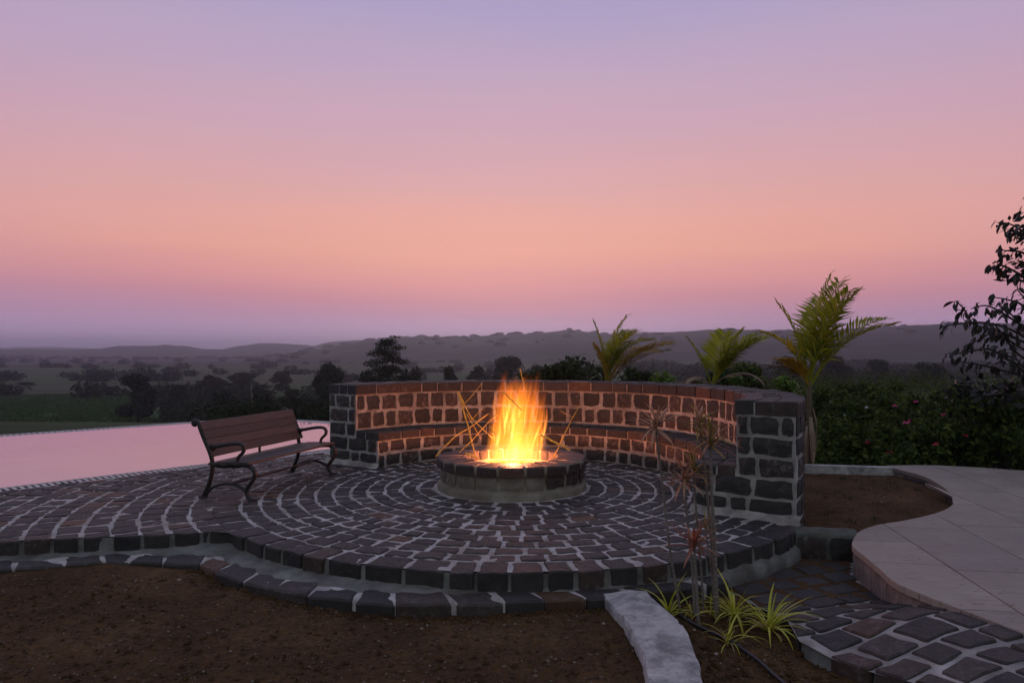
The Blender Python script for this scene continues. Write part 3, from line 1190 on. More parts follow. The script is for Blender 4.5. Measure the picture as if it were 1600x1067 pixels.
t = NT("flame_gas")
v = t.coord()
sepv = t.add("ShaderNodeSeparateXYZ")
t.l.new(v, sepv.inputs[0])
zf = t.math("DIVIDE", t.math("SUBTRACT", sepv.outputs[2], FB), FT - FB)
shx = t.math("SUBTRACT", sepv.outputs[0], t.math("ADD", -0.01, t.math("MULTIPLY", zf, 0.15)))
rr_ = t.math("SQRT", t.math("ADD", t.math("MULTIPLY", shx, shx), t.math("MULTIPLY", sepv.outputs[1], sepv.outputs[1])))
comb = t.add("ShaderNodeCombineXYZ")
t.l.new(shx, comb.inputs[0])
t.l.new(sepv.outputs[1], comb.inputs[1])
t.l.new(sepv.outputs[2], comb.inputs[2])
st1 = t.noise(t.mapping(comb.outputs[0], (9.5, 9.5, 1.9), (0, 0.18, 0)), 1.0, 5, 0.62, 0.9)
st2 = t.noise(t.mapping(comb.outputs[0], (6, 6, 1.6), (0, 0.15, 0)), 1.0, 3, 0.55, 0.8)
streak = t.ramp(st1, [(0.40, (0, 0, 0)), (0.66, (1, 1, 1))])
# lateral profile narrows a little towards the top
edge_ = t.math("SUBTRACT", 1.0, t.math("DIVIDE", rr_, t.math("ADD", 0.375, t.math("MULTIPLY", zf, -0.10))))
edge_ = t.math("ADD", edge_, t.math("MULTIPLY", t.math("SUBTRACT", st2, 0.5), 0.9))
fall = t.math("MULTIPLY", t.math("SUBTRACT", 1.03, zf), 2.2, True)
lick = t.math("ADD", t.math("SUBTRACT", 0.74, zf), t.math("MULTIPLY", t.math("SUBTRACT", st1, 0.45), 1.35))
fall = t.math("MULTIPLY", fall, t.math("MULTIPLY", lick, 7.0, True))
dens = t.math("MULTIPLY", t.math("MULTIPLY", t.ramp(edge_, [(0.06, (0, 0, 0)), (0.26, (1, 1, 1))]), fall), t.math("ADD", 0.26, t.math("MULTIPLY", streak, 1.25)))
heat = t.math("ADD", t.math("MULTIPLY", t.math("SUBTRACT", 1.0, zf), 0.75), t.math("MULTIPLY", t.math("SUBTRACT", edge_, 0.35), 0.45))
colr = t.ramp(heat, [(0.12, (1.0, 0.17, 0.008)), (0.42, (1.0, 0.25, 0.013)), (0.70, (1.0, 0.37, 0.035)), (0.98, (1.0, 0.58, 0.13))])
gain = t.ramp(heat, [(0.10, (0.46, 0.46, 0.46)), (0.5, (0.50, 0.50, 0.50)), (0.72, (0.62, 0.62, 0.62)), (0.95, (0.8, 0.8, 0.8))])
em = t.add("ShaderNodeEmission")
t.l.new(colr, em.inputs[0])
t.l.new(t.math("MULTIPLY", t.math("MULTIPLY", dens, gain), 7.4), em.inputs[1])
t.l.new(em.outputs[0], t.out.inputs["Volume"])
MAT["gas"] = t.m
t.m.cycles.volume_step_rate = 0.12
fb = MB()
NS, NL = 40, 14
rf = random.Random(5)
tip = [0.86 + 0.16 * rf.random() + (0.10 if i % 4 == 0 else 0) for i in range(NS)]
for j in range(NL + 1):
    u = j / NL
    for i in range(NS):
        a = 2 * math.pi * i / NS
        z = FB + (FT - FB) * u * tip[i]
        c = axis(z)
        r = 0.345 + 0.03 * math.sin(3 * a + 4 * u) + 0.02 * math.sin(7 * a - 3 * u)
        if u > 0.85:
            r *= 1 - 0.35 * (u - 0.85) / 0.15
        fb.v.append(c + Vector((r * math.cos(a), r * math.sin(a), z - 0.06)))
for j in range(NL):
    for i in range(NS):
        i2 = (i + 1) % NS
        fb.f.append((j * NS + i, j * NS + i2, (j + 1) * NS + i2, (j + 1) * NS + i))
fb.v.append(axis(FT * 0.8) + Vector((0, 0, FT * 0.86)))
for i in range(NS):
    fb.f.append((NL * NS + i, NL * NS + (i + 1) % NS, len(fb.v) - 1))
fb.f.append(tuple(range(NS))[::-1])
link("flame", fb.mesh("flame", MAT["gas"]), fire)

t = NT("flame_tongue")
lw = t.add("ShaderNodeLayerWeight")
lw.inputs[0].default_value = 0.5
fac = t.math("POWER", t.math("SUBTRACT", 1.0, lw.outputs["Facing"]), 1.6)
gz = t.add("ShaderNodeSeparateXYZ")
t.l.new(t.coord("Generated"), gz.inputs[0])
fade = t.ramp(gz.outputs[2], [(0.0, (0.1, 0.1, 0.1)), (0.25, (0.8, 0.8, 0.8)), (0.6, (0.6, 0.6, 0.6)), (1.0, (0.1, 0.1, 0.1))])
em = t.add("ShaderNodeEmission")
t.l.new(t.ramp(gz.outputs[2], [(0.0, (1.0, 0.5, 0.12)), (0.4, (1.0, 0.32, 0.045)), (1.0, (1.0, 0.15, 0.012))]), em.inputs[0])
t.l.new(t.math("MULTIPLY", t.math("MULTIPLY", fac, fade), t.math("ADD", 0.18, t.math("MULTIPLY", t.rand(), 0.45))), em.inputs[1])
tr = t.add("ShaderNodeBsdfTransparent")
ad = t.add("ShaderNodeAddShader")
t.l.new(em.outputs[0], ad.inputs[0])
t.l.new(tr.outputs[0], ad.inputs[1])
t.l.new(ad.outputs[0], t.out.inputs[0])
MAT["tongue"] = t.m
for i in range(36):
    a = rf.uniform(0, 2 * math.pi)
    q = math.sqrt(rf.random())
    r = 0.29 * q
    z0 = rf.uniform(0.10, 0.70)
    L = rf.uniform(0.26, 0.60)
    top = z0 + L
    lim = 1.20 - 0.15 * q + (0.10 if rf.random() < 0.12 else 0)
    if top > lim:
        z0 -= top - lim
        top = lim
    wdt = rf.uniform(0.009, 0.034)
    ph, sw = rf.uniform(0, 6), rf.uniform(0.008, 0.030)
    pts, rads = [], []
    for k in range(11):
        u = k / 10
        z = z0 + L * u
        c = axis(z)
        pts.append((c.x + r * math.cos(a) + sw * math.sin(ph + 4 * u) + 0.05 * u * u * L, r * math.sin(a) + sw * math.cos(ph + 3 * u), z))
        rads.append(max(0.0012, wdt * (math.sin(math.pi * min(1, u * 0.9 + 0.08)) ** 0.8) * (1 - 0.75 * u)))
    tbm = MB()
    tbm.tube(pts, rads, 7)
    link("flame_tongue", tbm.mesh("flame_tongue", MAT["tongue"], True), fire)
ld = bpy.data.lights.new("fire_light", "POINT")
ld.energy = FIRE_WATTS
ld.color = (1.0, 0.275, 0.125)
ld.shadow_soft_size = 0.06
lo_ = bpy.data.objects.new("fire_light", ld)
lo_.location = (0.02, 0.10, 0.36)
lo_.parent = fire
COL.objects.link(lo_)

# burning sticks that lean in the pit


def P8(x, y, dd=0.0):
    return atd(640 + x / 4.447, 560 + y / 4.447, CY + dd)


STK = [
    ([(340, 235), (405, 470), (465, 700)], 0.011, -0.22, -0.12, "thick bright stick leaning upright at the left of the fire"),
    ([(338, 232), (430, 410), (575, 552)], 0.008, -0.26, 0.0, "stick sloping from the tip of the leaning stick down into the flames"),
    ([(182, 682), (300, 555), (430, 470), (548, 382)], 0.008, -0.35, 0.1, "long curved stick hanging over the left rim of the pit"),
    ([(345, 655), (440, 560), (540, 450), (612, 388)], 0.006, -0.05, 0.05, "slim stick rising from the left rim behind the leaning stick"),
    ([(352, 338), (430, 262), (503, 172)], 0.004, -0.28, -0.1, "thin twig crossing the top of the leaning stick"),
    ([(396, 380), (440, 460), (495, 560)], 0.004, -0.15, 0.0, "short thin twig hanging between the crossed sticks"),
    ([(425, 430), (470, 385), (512, 347)], 0.004, -0.1, 0.0, "short thin twig above the curved stick left of the flames"),
    ([(768, 75), (785, 140), (800, 215)], 0.009, 0.0, 0.0, "short glowing stick poking up above the flames"),
    ([(645, 232), (710, 290), (778, 362)], 0.011, -0.30, -0.24, "thick stick across the upper left of the flames"),
    ([(905, 528), (1010, 582), (1118, 632)], 0.015, -0.18, -0.12, "thick branch lying out over the right rim of the pit"),
    ([(1000, 692), (1062, 560), (1125, 425), (1178, 335)], 0.005, -0.1, 0.1, "thin bent stick leaning out on the right of the fire"),
    ([(1130, 405), (1085, 385), (1042, 360)], 0.003, 0.05, 0.05, "fine twig forking off the bent stick on the right"),
    ([(1000, 680), (1040, 610), (1065, 535)], 0.007, -0.05, 0.05, "short stick against the inner right rim"),
    ([(556, 472), (580, 505), (604, 535)], 0.008, -0.28, -0.28, "stubby stick end at the left side of the flames"),
    ([(385, 655), (430, 668), (480, 690)], 0.012, -0.3, -0.25, "short stick on the inner left rim"),
]
for pts, r, d0, d1, lab in STK:
    n_ = len(pts)
    W3 = [P8(p[0], p[1], d0 + (d1 - d0) * i / (n_ - 1)) for i, p in enumerate(pts)]
    sp3 = spline(W3, 4)
    rs = random.Random(int(pts[0][0]))
    sp3 = [p + Vector((rs.uniform(-1, 1), rs.uniform(-1, 1), rs.uniform(-1, 1))) * r * 0.5 for p in sp3]
    mb = MB()
    mb.tube([p - sp3[0] for p in sp3], [r * 0.8 * (1 - 0.35 * i / len(sp3)) for i in range(len(sp3))], 6)
    link("stick", mb.mesh("stick", MAT["twig"], True), None, None, lab, "stick", "sticks burning in the fire pit", sp3[0])

# ------------------------------------------------------------------ bench
bo = Vector((-3.13, 7.20, 0))
byv = (Vector((-2.70, 8.70, 0)) - bo)
BL = byv.length
bench = thing("park_bench", "wooden slat bench with curled black iron arms and legs beside the pool", "bench", bo, math.atan2(byv.y, byv.x) - math.pi / 2)
# local: x forward (away from the pool), y along the bench


def frame_mesh():
    mb = MB()

    def tb_(pts, r, n=8, k=5, flat=1.25):
        q = spline([(p[0], 0, p[1]) for p in pts], k)
        rad_ = r if not isinstance(r, tuple) else [r[0] + (r[1] - r[0]) * i / (len(q) - 1) for i in range(len(q))]
        mb.tube(q, rad_, n, True, flat)
    # rear leg running up into the raked back post
    tb_([(-0.045, 0.0), (-0.01, 0.05), (0.045, 0.16), (0.075, 0.28), (0.075, 0.38), (0.05, 0.46), (0.0, 0.56), (-0.05, 0.66), (-0.085, 0.745)], (0.021, 0.019))
    # scroll at the top
    tb_([(-0.085, 0.745), (-0.105, 0.775), (-0.135, 0.782), (-0.155, 0.762), (-0.148, 0.738), (-0.125, 0.735)], (0.02, 0.016))
    mb.ball((-0.132, 0, 0.757), 0.026)
    # seat bearer
    tb_([(0.075, 0.335), (0.20, 0.325), (0.34, 0.335), (0.47, 0.345), (0.53, 0.335)], 0.018)
    # front leg: cabriole curve
    tb_([(0.44, 0.352), (0.52, 0.345), (0.575, 0.30), (0.578, 0.24), (0.535, 0.175), (0.49, 0.115), (0.492, 0.06), (0.53, 0.012), (0.57, 0.0)], (0.023, 0.020))
    # arm
    tb_([(0.005, 0.565), (0.05, 0.535), (0.13, 0.530), (0.24, 0.550), (0.35, 0.565), (0.425, 0.558), (0.455, 0.520), (0.44, 0.475), (0.395, 0.435), (0.38, 0.39), (0.40, 0.345)], (0.021, 0.016))
    # back knee of the arm down to the seat
    tb_([(0.13, 0.530), (0.09, 0.50), (0.072, 0.45), (0.075, 0.38)], 0.017)
    # arched brace between the feet
    tb_([(0.0, 0.03), (0.07, 0.10), (0.18, 0.145), (0.30, 0.155), (0.41, 0.13), (0.50, 0.075)], 0.016)
    mb.box((-0.035, 0, 0.008), (0.035, 0.026, 0.012))
    mb.box((0.555, 0, 0.008), (0.035, 0.026, 0.012))
    return mb.mesh("iron_frame", MAT["iron"], True)


fm = frame_mesh()
for y in (0.0, BL):
    o = link("iron_frame", fm, bench)
    o.location = (0, y, 0)


def plank(name, c, half, rotx, mat_, rng):
    mb = MB()
    w, L, th = half
    V = []
    NSg = 7
    for i in range(NSg):
        y = -L + 2 * L * i / (NSg - 1)
        j = rng.uniform(-0.002, 0.002)
        b = 0.005
        for px_, pz in ((-w + b, -th), (w - b, -th), (w, -th + b), (w, th - b), (w - b, th), (-w + b, th), (-w, th - b), (-w, -th + b)):
            V.append(Vector((px_ + j, y, pz + j)))
    Fs = []
    for i in range(NSg - 1):
        for k in range(8):
            Fs.append((i * 8 + k, i * 8 + (k + 1) % 8, (i + 1) * 8 + (k + 1) % 8, (i + 1) * 8 + k))
    Fs.append(tuple(range(8))[::-1])
    Fs.append(tuple((NSg - 1) * 8 + k for k in range(8)))
    me = make_mesh(name, V, Fs, mat_)
    o = link(name, me, bench)
    o.location = c
    o.rotation_euler = (0, rotx, 0)
    return o


rb = random.Random(3)
for i in range(5):
    x = 0.115 + i * 0.096
    plank("seat_slat", (x, BL / 2, 0.362 + 0.012 * (i / 4.0) + (-0.006 if i == 0 else 0)), (0.046, BL / 2 + 0.05, 0.013), math.radians(-2), MAT["wood"], rb)
lean = math.atan2(0.135, 0.30)
for i in range(4):
    u = i / 3.0
    zc = 0.468 + u * 0.262
    xc = 0.082 - 0.118 * u
    plank("back_slat", (xc, BL / 2, zc), (0.0475, BL / 2 + 0.04, 0.011), math.pi / 2 - lean + math.radians(rb.uniform(-1, 1)), MAT["wood"], rb)
mb = MB()
mb.tube([(0.29, 0, 0.153), (0.285, BL / 2, 0.15), (0.29, BL, 0.153)], 0.011, 8)
link("stretcher", mb.mesh("stretcher", MAT["iron"], True), bench)
mb = MB()
mb.box((0.075, BL / 2, 0.42), (0.006, 0.016, 0.07))
mb.box((0.02, BL / 2, 0.60), (0.004, 0.018, 0.14), (Vector((math.cos(lean), 0, math.sin(lean))), Vector((0, 1, 0)), Vector((-math.sin(lean), 0, math.cos(lean)))))
link("back_strut", mb.mesh("back_strut", MAT["iron"]), bench)

# ------------------------------------------------------------------ pool
pool_near0, pool_near1 = G0 + gn * 0.275 - gd * 12, G0 + gn * 0.275 + gd * 5.9
far_in = [(-2.2, 12.5), (-3.1, 13.9), (-3.8, 14.6), (-4.6, 15.05), (-5.5, 15.2), (-6.3, 15.0), (-7.2, 14.2), (-9.1, 12.35), (-17.5, 4.25)]
water = [pool_near0[:], pool_near1[:]] + far_in
wm = MB()
wm.add([Vector((p[0], p[1], -0.012)) for p in water], [tuple(range(len(water)))])
link("water", wm.mesh("water", MAT["water"]), kind="structure")


def strip(pts, w, z0, z1, side_=1):
    """band along a polyline, offset to one side, as a thin box section"""
    P = spline([(p[0], p[1], 0) for p in pts], 6)
    V, Fs = [], []
    for i, p in enumerate(P):
        d = (P[min(i + 1, len(P) - 1)] - P[max(0, i - 1)]).normalized()
        nn = Vector((d.y, -d.x, 0)) * side_
        for o, z in ((0, z0), (0, z1), (w, z1), (w, z0)):
            V.append(p + nn * o + Vector((0, 0, z)))
    for i in range(len(P) - 1):
        for k in range(4):
            Fs.append((i * 4 + k, i * 4 + (k + 1) % 4, (i + 1) * 4 + (k + 1) % 4, (i + 1) * 4 + k))
    return V, Fs, P


def grating(name, pts, w, z, side_, label, pitch, bar, lo_rim):
    root = thing(name, label, "drain grating")
    mb = MB()
    V, Fs, P = strip(pts, w, -0.30, z - 0.02, side_)
    mb.add(V, Fs)
    link("gutter", mb.mesh("gutter", MAT["gutter"]), root)
    mb = MB()
    V, Fs, _ = strip(pts, 0.022, z - 0.02, z + 0.004, side_)
    mb.add(V, Fs)
    off = []
    for i, p in enumerate(P):
        d = (P[min(i + 1, len(P) - 1)] - P[max(0, i - 1)]).normalized()
        off.append(p + Vector((d.y, -d.x, 0)) * side_ * (w - 0.022))
    V, Fs, _ = strip([(q.x, q.y) for q in off[::3]], 0.022, z - 0.02, z + 0.004, side_)
    mb.add(V, Fs)
    link("rim", mb.mesh("rim", MAT["grate"]), root)
    sl = MB()
    carry = 0.0
    for a, b in zip(P, P[1:]):
        L = (b - a).length
        d = (b - a) / L
        nn = Vector((d.y, -d.x, 0)) * side_
        s_ = carry
        while s_ < L:
            sl.box(a + d * s_ + nn * (w / 2) + Vector((0, 0, z - 0.006)), (bar / 2, w / 2 - 0.023, 0.004), (d, nn, Vector((0, 0, 1))))
            s_ += pitch
        carry = s_ - L
    link("slats", sl.mesh("slats", MAT["grate"]), root, kind="stuff")
    return root


gl = [G0 - gd * 12, G0 - gd * 6, G0, G0 + gd * 2.7, G0 + gd * 5.9]
grating("drain_grating", [g[:] for g in gl], 0.27, 0.0, -1, "white slotted drain grating along the near edge of the pool", 0.070, 0.032, 0)
grating("overflow_grating", [p for p in far_in], 0.30, -0.012, 1, "pale slotted overflow grating along the far rim of the pool", 0.09, 0.05, 0)
# outer retaining side of the pool
V, Fs, _ = strip([p for p in far_in], -0.03, -1.2, -0.03, 1)

# ------------------------------------------------------------------ soil, beds
def sheet(name, x0, x1, y0, y1, step, zf, mat_, poly=None):
    nx, ny = int((x1 - x0) / step) + 1, int((y1 - y0) / step) + 1
    V = [(x0 + i * step, y0 + j * step, zf(x0 + i * step, y0 + j * step)) for j in range(ny) for i in range(nx)]
    Fs = []
    for j in range(ny - 1):
        for i in range(nx - 1):
            if poly is not None and not in_poly(x0 + (i + .5) * step, y0 + (j + .5) * step, poly):
                continue
            Fs.append((j * nx + i, j * nx + i + 1, (j + 1) * nx + i + 1, (j + 1) * nx + i))
    return make_mesh(name, V, Fs, mat_, True)


def soil_z(x, y):
    z = -0.206 + nz3((x, y, 0), 1.1, 0.022) + nz3((x, y, 4), 5, 0.016) + nz3((x, y, 8), 14, 0.010)
    z += 0.05 * smooth(-1.0, -2.6, x) * smooth(4.3, 5.2, y)
    if x > 0.95:
        z -= 0.035
    return z


link("soil", sheet("soil", -8.0, 2.4, 1.2, 5.9, 0.04, soil_z, MAT["soil"]), kind="structure")


def bed_z(x, y):
    return -0.10 + nz3((x, y, 0), 2.1, 0.02) + nz3((x, y, 4), 9, 0.012)


bed_poly = [(2.42, 5.98), (2.9, 5.95), (3.3, 6.15), (3.9, 6.5), (4.3, 6.85), (4.5, 7.1), (4.86, 7.95), (5.0, 8.5), (4.95, 9.3), (1.0, 10.95), (1.2, 8.5)]
link("garden_soil", sheet("garden_soil", 1.0, 5.1, 5.6, 11.2, 0.05, bed_z, MAT["soil"], bed_poly), kind="structure")

# pebbles and crumbs on the soil
def pebbles(name, n_, region, zf, rng, smin, smax, m="pebble"):
    mb = MB()
    k = 0
    while k < n_:
        x, y = region(rng)
        if x is None:
            continue
        k += 1
        s_ = smin * (smax / smin) ** (rng.random() ** 2.2)
        z = zf(x, y)
        c = Vector((x, y, z + s_ * 0.25))
        vs = []
        for d in ((1, 0, 0), (-1, 0, 0), (0, 1, 0), (0, -1, 0), (0, 0, 0.8), (0, 0, -0.8)):
            vs.append(c + Vector(d) * s_ * rng.uniform(0.6, 1.1) + Vector((rng.uniform(-1, 1), rng.uniform(-1, 1), 0)) * s_ * 0.3)
        mb.add(vs, [(0, 2, 4), (2, 1, 4), (1, 3, 4), (3, 0, 4), (2, 0, 5), (1, 2, 5), (3, 1, 5), (0, 3, 5)])
    link(name, mb.mesh(name, MAT[m]), kind="stuff")


def reg_soil(r):
    y = 2.6 + (5.55 - 2.6) * r.random()
    x = r.uniform(-0.78 * y, 1.6)
    if (Vector((x, y)) - Vector((CX, CY))).length < 3.32 or (x < -2.6 and y > 5.2):
        return None, None
    return x, y


pebbles("gravel", 9000, reg_soil, soil_z, random.Random(11), 0.003, 0.016)
pebbles("clods", 2600, reg_soil, soil_z, random.Random(14), 0.006, 0.024, "soil")
pebbles("bed_clods", 900, lambda r: (r.uniform(0.95, 1.75), r.uniform(3.3, 4.75)), soil_z, random.Random(15), 0.006, 0.03, "soil")
def reg_edge(r):
    a = math.radians(r.uniform(-136, -64))
    q = 3.19 + 0.05 * smooth(-75, -92, math.degrees(a)) + 0.15 * smooth(-90, -108, math.degrees(a)) + abs(r.gauss(0, 0.05)) + r.uniform(-0.02, 0.02)
    return CX + q * math.cos(a), CY + q * math.sin(a)


pebbles("spilt_soil", 1500, reg_edge, soil_z, random.Random(16), 0.006, 0.022, "soil")
pebbles("bed_gravel", 1200, lambda r: (r.uniform(2.5, 4.9), r.uniform(6.0, 9.0)), bed_z, random.Random(12), 0.004, 0.016)

# ------------------------------------------------------------------ path on the right, ramping up to the walkway
def path_z(x, y):
    return -0.225 + smooth(5.0, 4.0, y) * (0.07 + 0.135 * smooth(1.75, 2.5, x + 0.12 * (4.0 - y)))


path_poly = [(2.40, 2.2), (3.3, 2.2), (2.95, 3.0), (2.76, 3.7), (2.64, 4.05), (2.52, 4.53), (2.555, 4.85), (2.60, 5.19), (2.64, 5.45), (2.80, 5.78), (2.40, 5.95), (2.05, 5.65), (1.75, 5.38), (1.48, 5.14), (1.60, 4.97), (1.72, 4.40), (1.645, 4.03), (1.73, 3.80), (1.85, 3.62), (1.93, 3.50), (2.05, 3.25), (2.20, 2.8)]
path = link("path", None, kind="structure")
mb = MB()
st = 0.05
for ix in range(int(2.0 / st)):
    for iy in range(int(4.0 / st)):
        cell = [(1.5 + ix * st, 2.1 + iy * st), (1.5 + (ix + 1) * st, 2.1 + iy * st), (1.5 + (ix + 1) * st, 2.1 + (iy + 1) * st), (1.5 + ix * st, 2.1 + (iy + 1) * st)]
        ins = [in_poly(p[0], p[1], path_poly) for p in cell]
        if not any(ins):
            continue
        q = cell if all(ins) else tidy(clip(path_poly, cell), 1e-4)
        if len(q) >= 3:
            mb.add([Vector((p[0], p[1], path_z(*p) - 0.008 + nz3((p[0], p[1], 2), 8, 0.007))) for p in q], [tuple(range(len(q)))])
link("mortar_bed", mb.mesh("mortar_bed", MAT["mortar_path"], True), path)
mb = MB()
pl_ = spline([(p[0], p[1], 0) for p in path_poly[13:] + [path_poly[0]]], 6)
for i, p in enumerate(pl_):
    d = (pl_[min(i + 1, len(pl_) - 1)] - pl_[max(0, i - 1)]).normalized()
    no = Vector((d.y, -d.x, 0))
    for o, z in ((-0.012, path_z(p.x, p.y) - 0.012), (0.0, path_z(p.x, p.y) - 0.10), (0.05, -0.30), (0.07, -0.40)):
        w = nz3((p.x, p.y, z), 12, 0.02)
        mb.v.append(p + no * (o - 0.025 + (w * 0.6 if o > 0 else 0)) + Vector((0, 0, z)))
for i in range(len(pl_) - 1):
    for k in range(3):
        mb.f.append((i * 4 + k, i * 4 + k + 1, (i + 1) * 4 + k + 1, (i + 1) * 4 + k))
link("cement_side", mb.mesh("cement_side", MAT["cement"], True), path)
silt_shade = MB()  # brown silt in the joints, its dark colour doubling as the channel's shade
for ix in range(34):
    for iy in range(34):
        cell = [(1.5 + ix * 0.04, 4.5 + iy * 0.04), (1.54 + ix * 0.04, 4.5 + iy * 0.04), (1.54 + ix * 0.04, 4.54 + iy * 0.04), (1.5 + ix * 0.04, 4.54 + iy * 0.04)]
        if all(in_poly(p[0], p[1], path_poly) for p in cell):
            silt_shade.add([Vector((p[0], p[1], path_z(*p) - 0.018 + 0.017 * smooth(4.55, 4.95, p[1] + nz3((p[0], p[1], 7), 3, 0.25)) + nz3((p[0], p[1], 5), 9, 0.007))) for p in cell], [(0, 1, 2, 3)])
link("silt_shade", silt_shade.mesh("silt_shade", MAT["soil"], True), path, kind="stuff")
rp = random.Random(31)
ua = math.radians(20)
U, Vv = Vector((math.cos(ua), math.sin(ua))), Vector((-math.sin(ua), math.cos(ua)))
o0 = Vector((1.4, 2.0))
row = 0
v0 = -0.8
while v0 < 4.2:
    hh = rp.uniform(0.20, 0.25)
    u0 = rp.uniform(-0.2, 0.0)
    while u0 < 3.0:
        ww = rp.uniform(0.22, 0.31)
        g = 0.021
        jj = lambda: rp.uniform(-0.014, 0.014)
        q = [o0 + U * (u0 + g + jj()) + Vv * (v0 + g + jj()), o0 + U * (u0 + ww - g + jj()) + Vv * (v0 + g + jj()), o0 + U * (u0 + ww - g + jj()) + Vv * (v0 + hh - g + jj()), o0 + U * (u0 + g + jj()) + Vv * (v0 + hh - g + jj())]
        q = [p[:] for p in q]
        ins = [in_poly(p[0], p[1], path_poly) for p in q]
        pp = q if all(ins) else tidy(clip(path_poly, q)) if any(ins) or True else []
        if len(pp) >= 3 and abs(area(pp)) > 0.011:
            cut = not all(ins)
            V, Fs = slab_stone(pp, lambda x, y: path_z(x, y) + 0.005, lambda x, y: path_z(x, y) - (0.13 if cut else 0.06), rp, bevel=0.007, rough=0.008, dome=0.003, seg=0.11, fil=0.010)
            link("paving_stone", make_mesh("paving_stone", V, Fs, MAT["pave"]), path)
        u0 += ww
    v0 += hh

# ------------------------------------------------------------------ beige walkway
walk = link("walkway", None, kind="structure")
inner = [(4.86, 9.22), (4.93, 8.50), (4.82, 7.97), (4.62, 7.42), (4.44, 7.06), (4.16, 6.72), (3.79, 6.42), (3.41, 6.20), (3.2, 6.10), (2.93, 5.90), (2.75, 5.66), (2.62, 5.42), (2.585, 5.19), (2.535, 4.85), (2.49, 4.53), (2.62, 4.05), (2.74, 3.70), (2.93, 3.0), (3.25, 2.2), (3.5, 1.2)]
inner = [(p.x, p.y) for p in spline([(p[0], p[1], 0) for p in inner], 4)]
outer = [(12.0, 1.2), (14.0, 6.2), (9.0, 7.6), (6.6, 8.72), (6.0, 9.08), (5.43, 9.27)]
wpoly = inner + outer
if area(wpoly) < 0:
    wpoly = wpoly[::-1]
mb = MB()
ci = inset(wpoly, 0.015)
mb.add([Vector((p[0], p[1], -0.012)) for p in ci], [tuple(range(len(ci)))])
link("grout_bed", mb.mesh("grout_bed", MAT["gutter"]), walk)
mb = MB()
P = [Vector((p[0], p[1], 0)) for p in inner]
for i, p in enumerate(P):
    d = (P[min(i + 1, len(P) - 1)] - P[max(0, i - 1)]).normalized()
    no = Vector((-d.y, d.x, 0))      # into the slab
    for o, z in ((0.015, -0.008), (0.02, -0.05), (0.008, -0.09), (0.012, -0.20), (0.0, -0.40)):
        mb.v.append(p + no * (o + nz3((p.x, p.y, z), 9, 0.008)) + Vector((0, 0, z)))
for i in range(len(P) - 1):
    for k in range(4):
        mb.f.append((i * 5 + k, (i + 1) * 5 + k, (i + 1) * 5 + k + 1, i * 5 + k + 1))
t = NT("pink_plinth")
v = t.pos()
n1 = t.noise(t.mapping(v, (3, 3, 0.8)), 5, 6, 0.7)
c = t.ramp(n1, [(0.3, (0.085, 0.065, 0.058)), (0.5, (0.19, 0.14, 0.122)), (0.7, (0.27, 0.22, 0.205))])
t.principled(c, 0.9, t.bump(n1, 0.7, 0.02), 0.2)
link("plinth", mb.mesh("plinth", t.m, True), walk)
# slabs
rs_ = random.Random(17)
ua = math.radians(-8.5)
U, Vv = Vector((math.cos(ua), math.sin(ua))), Vector((-math.sin(ua), math.cos(ua)))
o0 = Vector((3.22, 6.09))
for ci_ in range(-3, 16):
    u0 = ci_ * 0.60
    vo = rs_.uniform(0, 0.9) - 7.0
    while vo < 5.5:
        hh = rs_.choice([0.6, 0.9, 0.9, 1.2])
        g = 0.004
        q = [o0 + U * (u0 + g) + Vv * (vo + g), o0 + U * (u0 + 0.60 - g) + Vv * (vo + g), o0 + U * (u0 + 0.60 - g) + Vv * (vo + hh - g), o0 + U * (u0 + g) + Vv * (vo + hh - g)]
        pp = tidy(clip(wpoly, [p[:] for p in q]), 0.012)
        if len(pp) >= 3 and abs(area(pp)) > 0.004:
            V, Fs = slab_stone(pp, 0.0, -0.045, rs_, bevel=0.003, rough=0.0005, dome=0.001, seg=5, keep_round=False, tilt=0.003)
            link("paving_slab", make_mesh("paving_slab", V, Fs, MAT["slab"]), walk)
        vo += hh
# stones in the plinth along the bed
for i in range(2, 40, 3):
    p, q = P[i], P[min(i + 3, len(P) - 1)]
    d = (q - p).normalized()
    no = Vector((d.y, -d.x, 0))
    V, Fs = face_block((p + q) / 2 + Vector((0, 0, -0.13)) + no * -0.004, d, up, no, (q - p).length - 0.03, 0.12, 0.05, rs_, 0.012)
    Fs = [f[::-1] for f in Fs]
    if p.y > 6.2:
        link("plinth_stone", make_mesh("plinth_stone", V, Fs, MAT["block"]), walk)

# low wall closing the path, in front of the soil bed
MAT["dark_cement"] = mortar("dark_cement", (0.07, 0.078, 0.068), (0.12, 0.127, 0.112), (0.19, 0.195, 0.175), 6)
lw_ = thing("low_wall", "short low stone wall with a cement top between the seat wall and the beige walkway", "wall", (2.36, 5.86, -0.23))
d = Vector((0.55, -0.10, 0)).normalized()
nb_ = Vector((-d.y, d.x, 0))
mb = MB()
for i in range(13):
    s_ = i / 12 * 0.50
    for o, z in ((0.0, -0.05), (0.0, 0.14), (-0.005, 0.205), (0.02, 0.225), (0.14, 0.232), (0.22, 0.22), (0.23, -0.05)):
        w = nz3((s_ * 3, o * 3, z * 3), 4, 0.012)
        mb.v.append(d * s_ + nb_ * (o + w) + Vector((0, 0, z + w * (1 if z > 0.2 else 0))))
for i in range(12):
    for k in range(6):
        mb.f.append((i * 7 + k, i * 7 + k + 1, (i + 1) * 7 + k + 1, (i + 1) * 7 + k))
link("cement_core", mb.mesh("cement_core", MAT["dark_cement"], True), lw_)
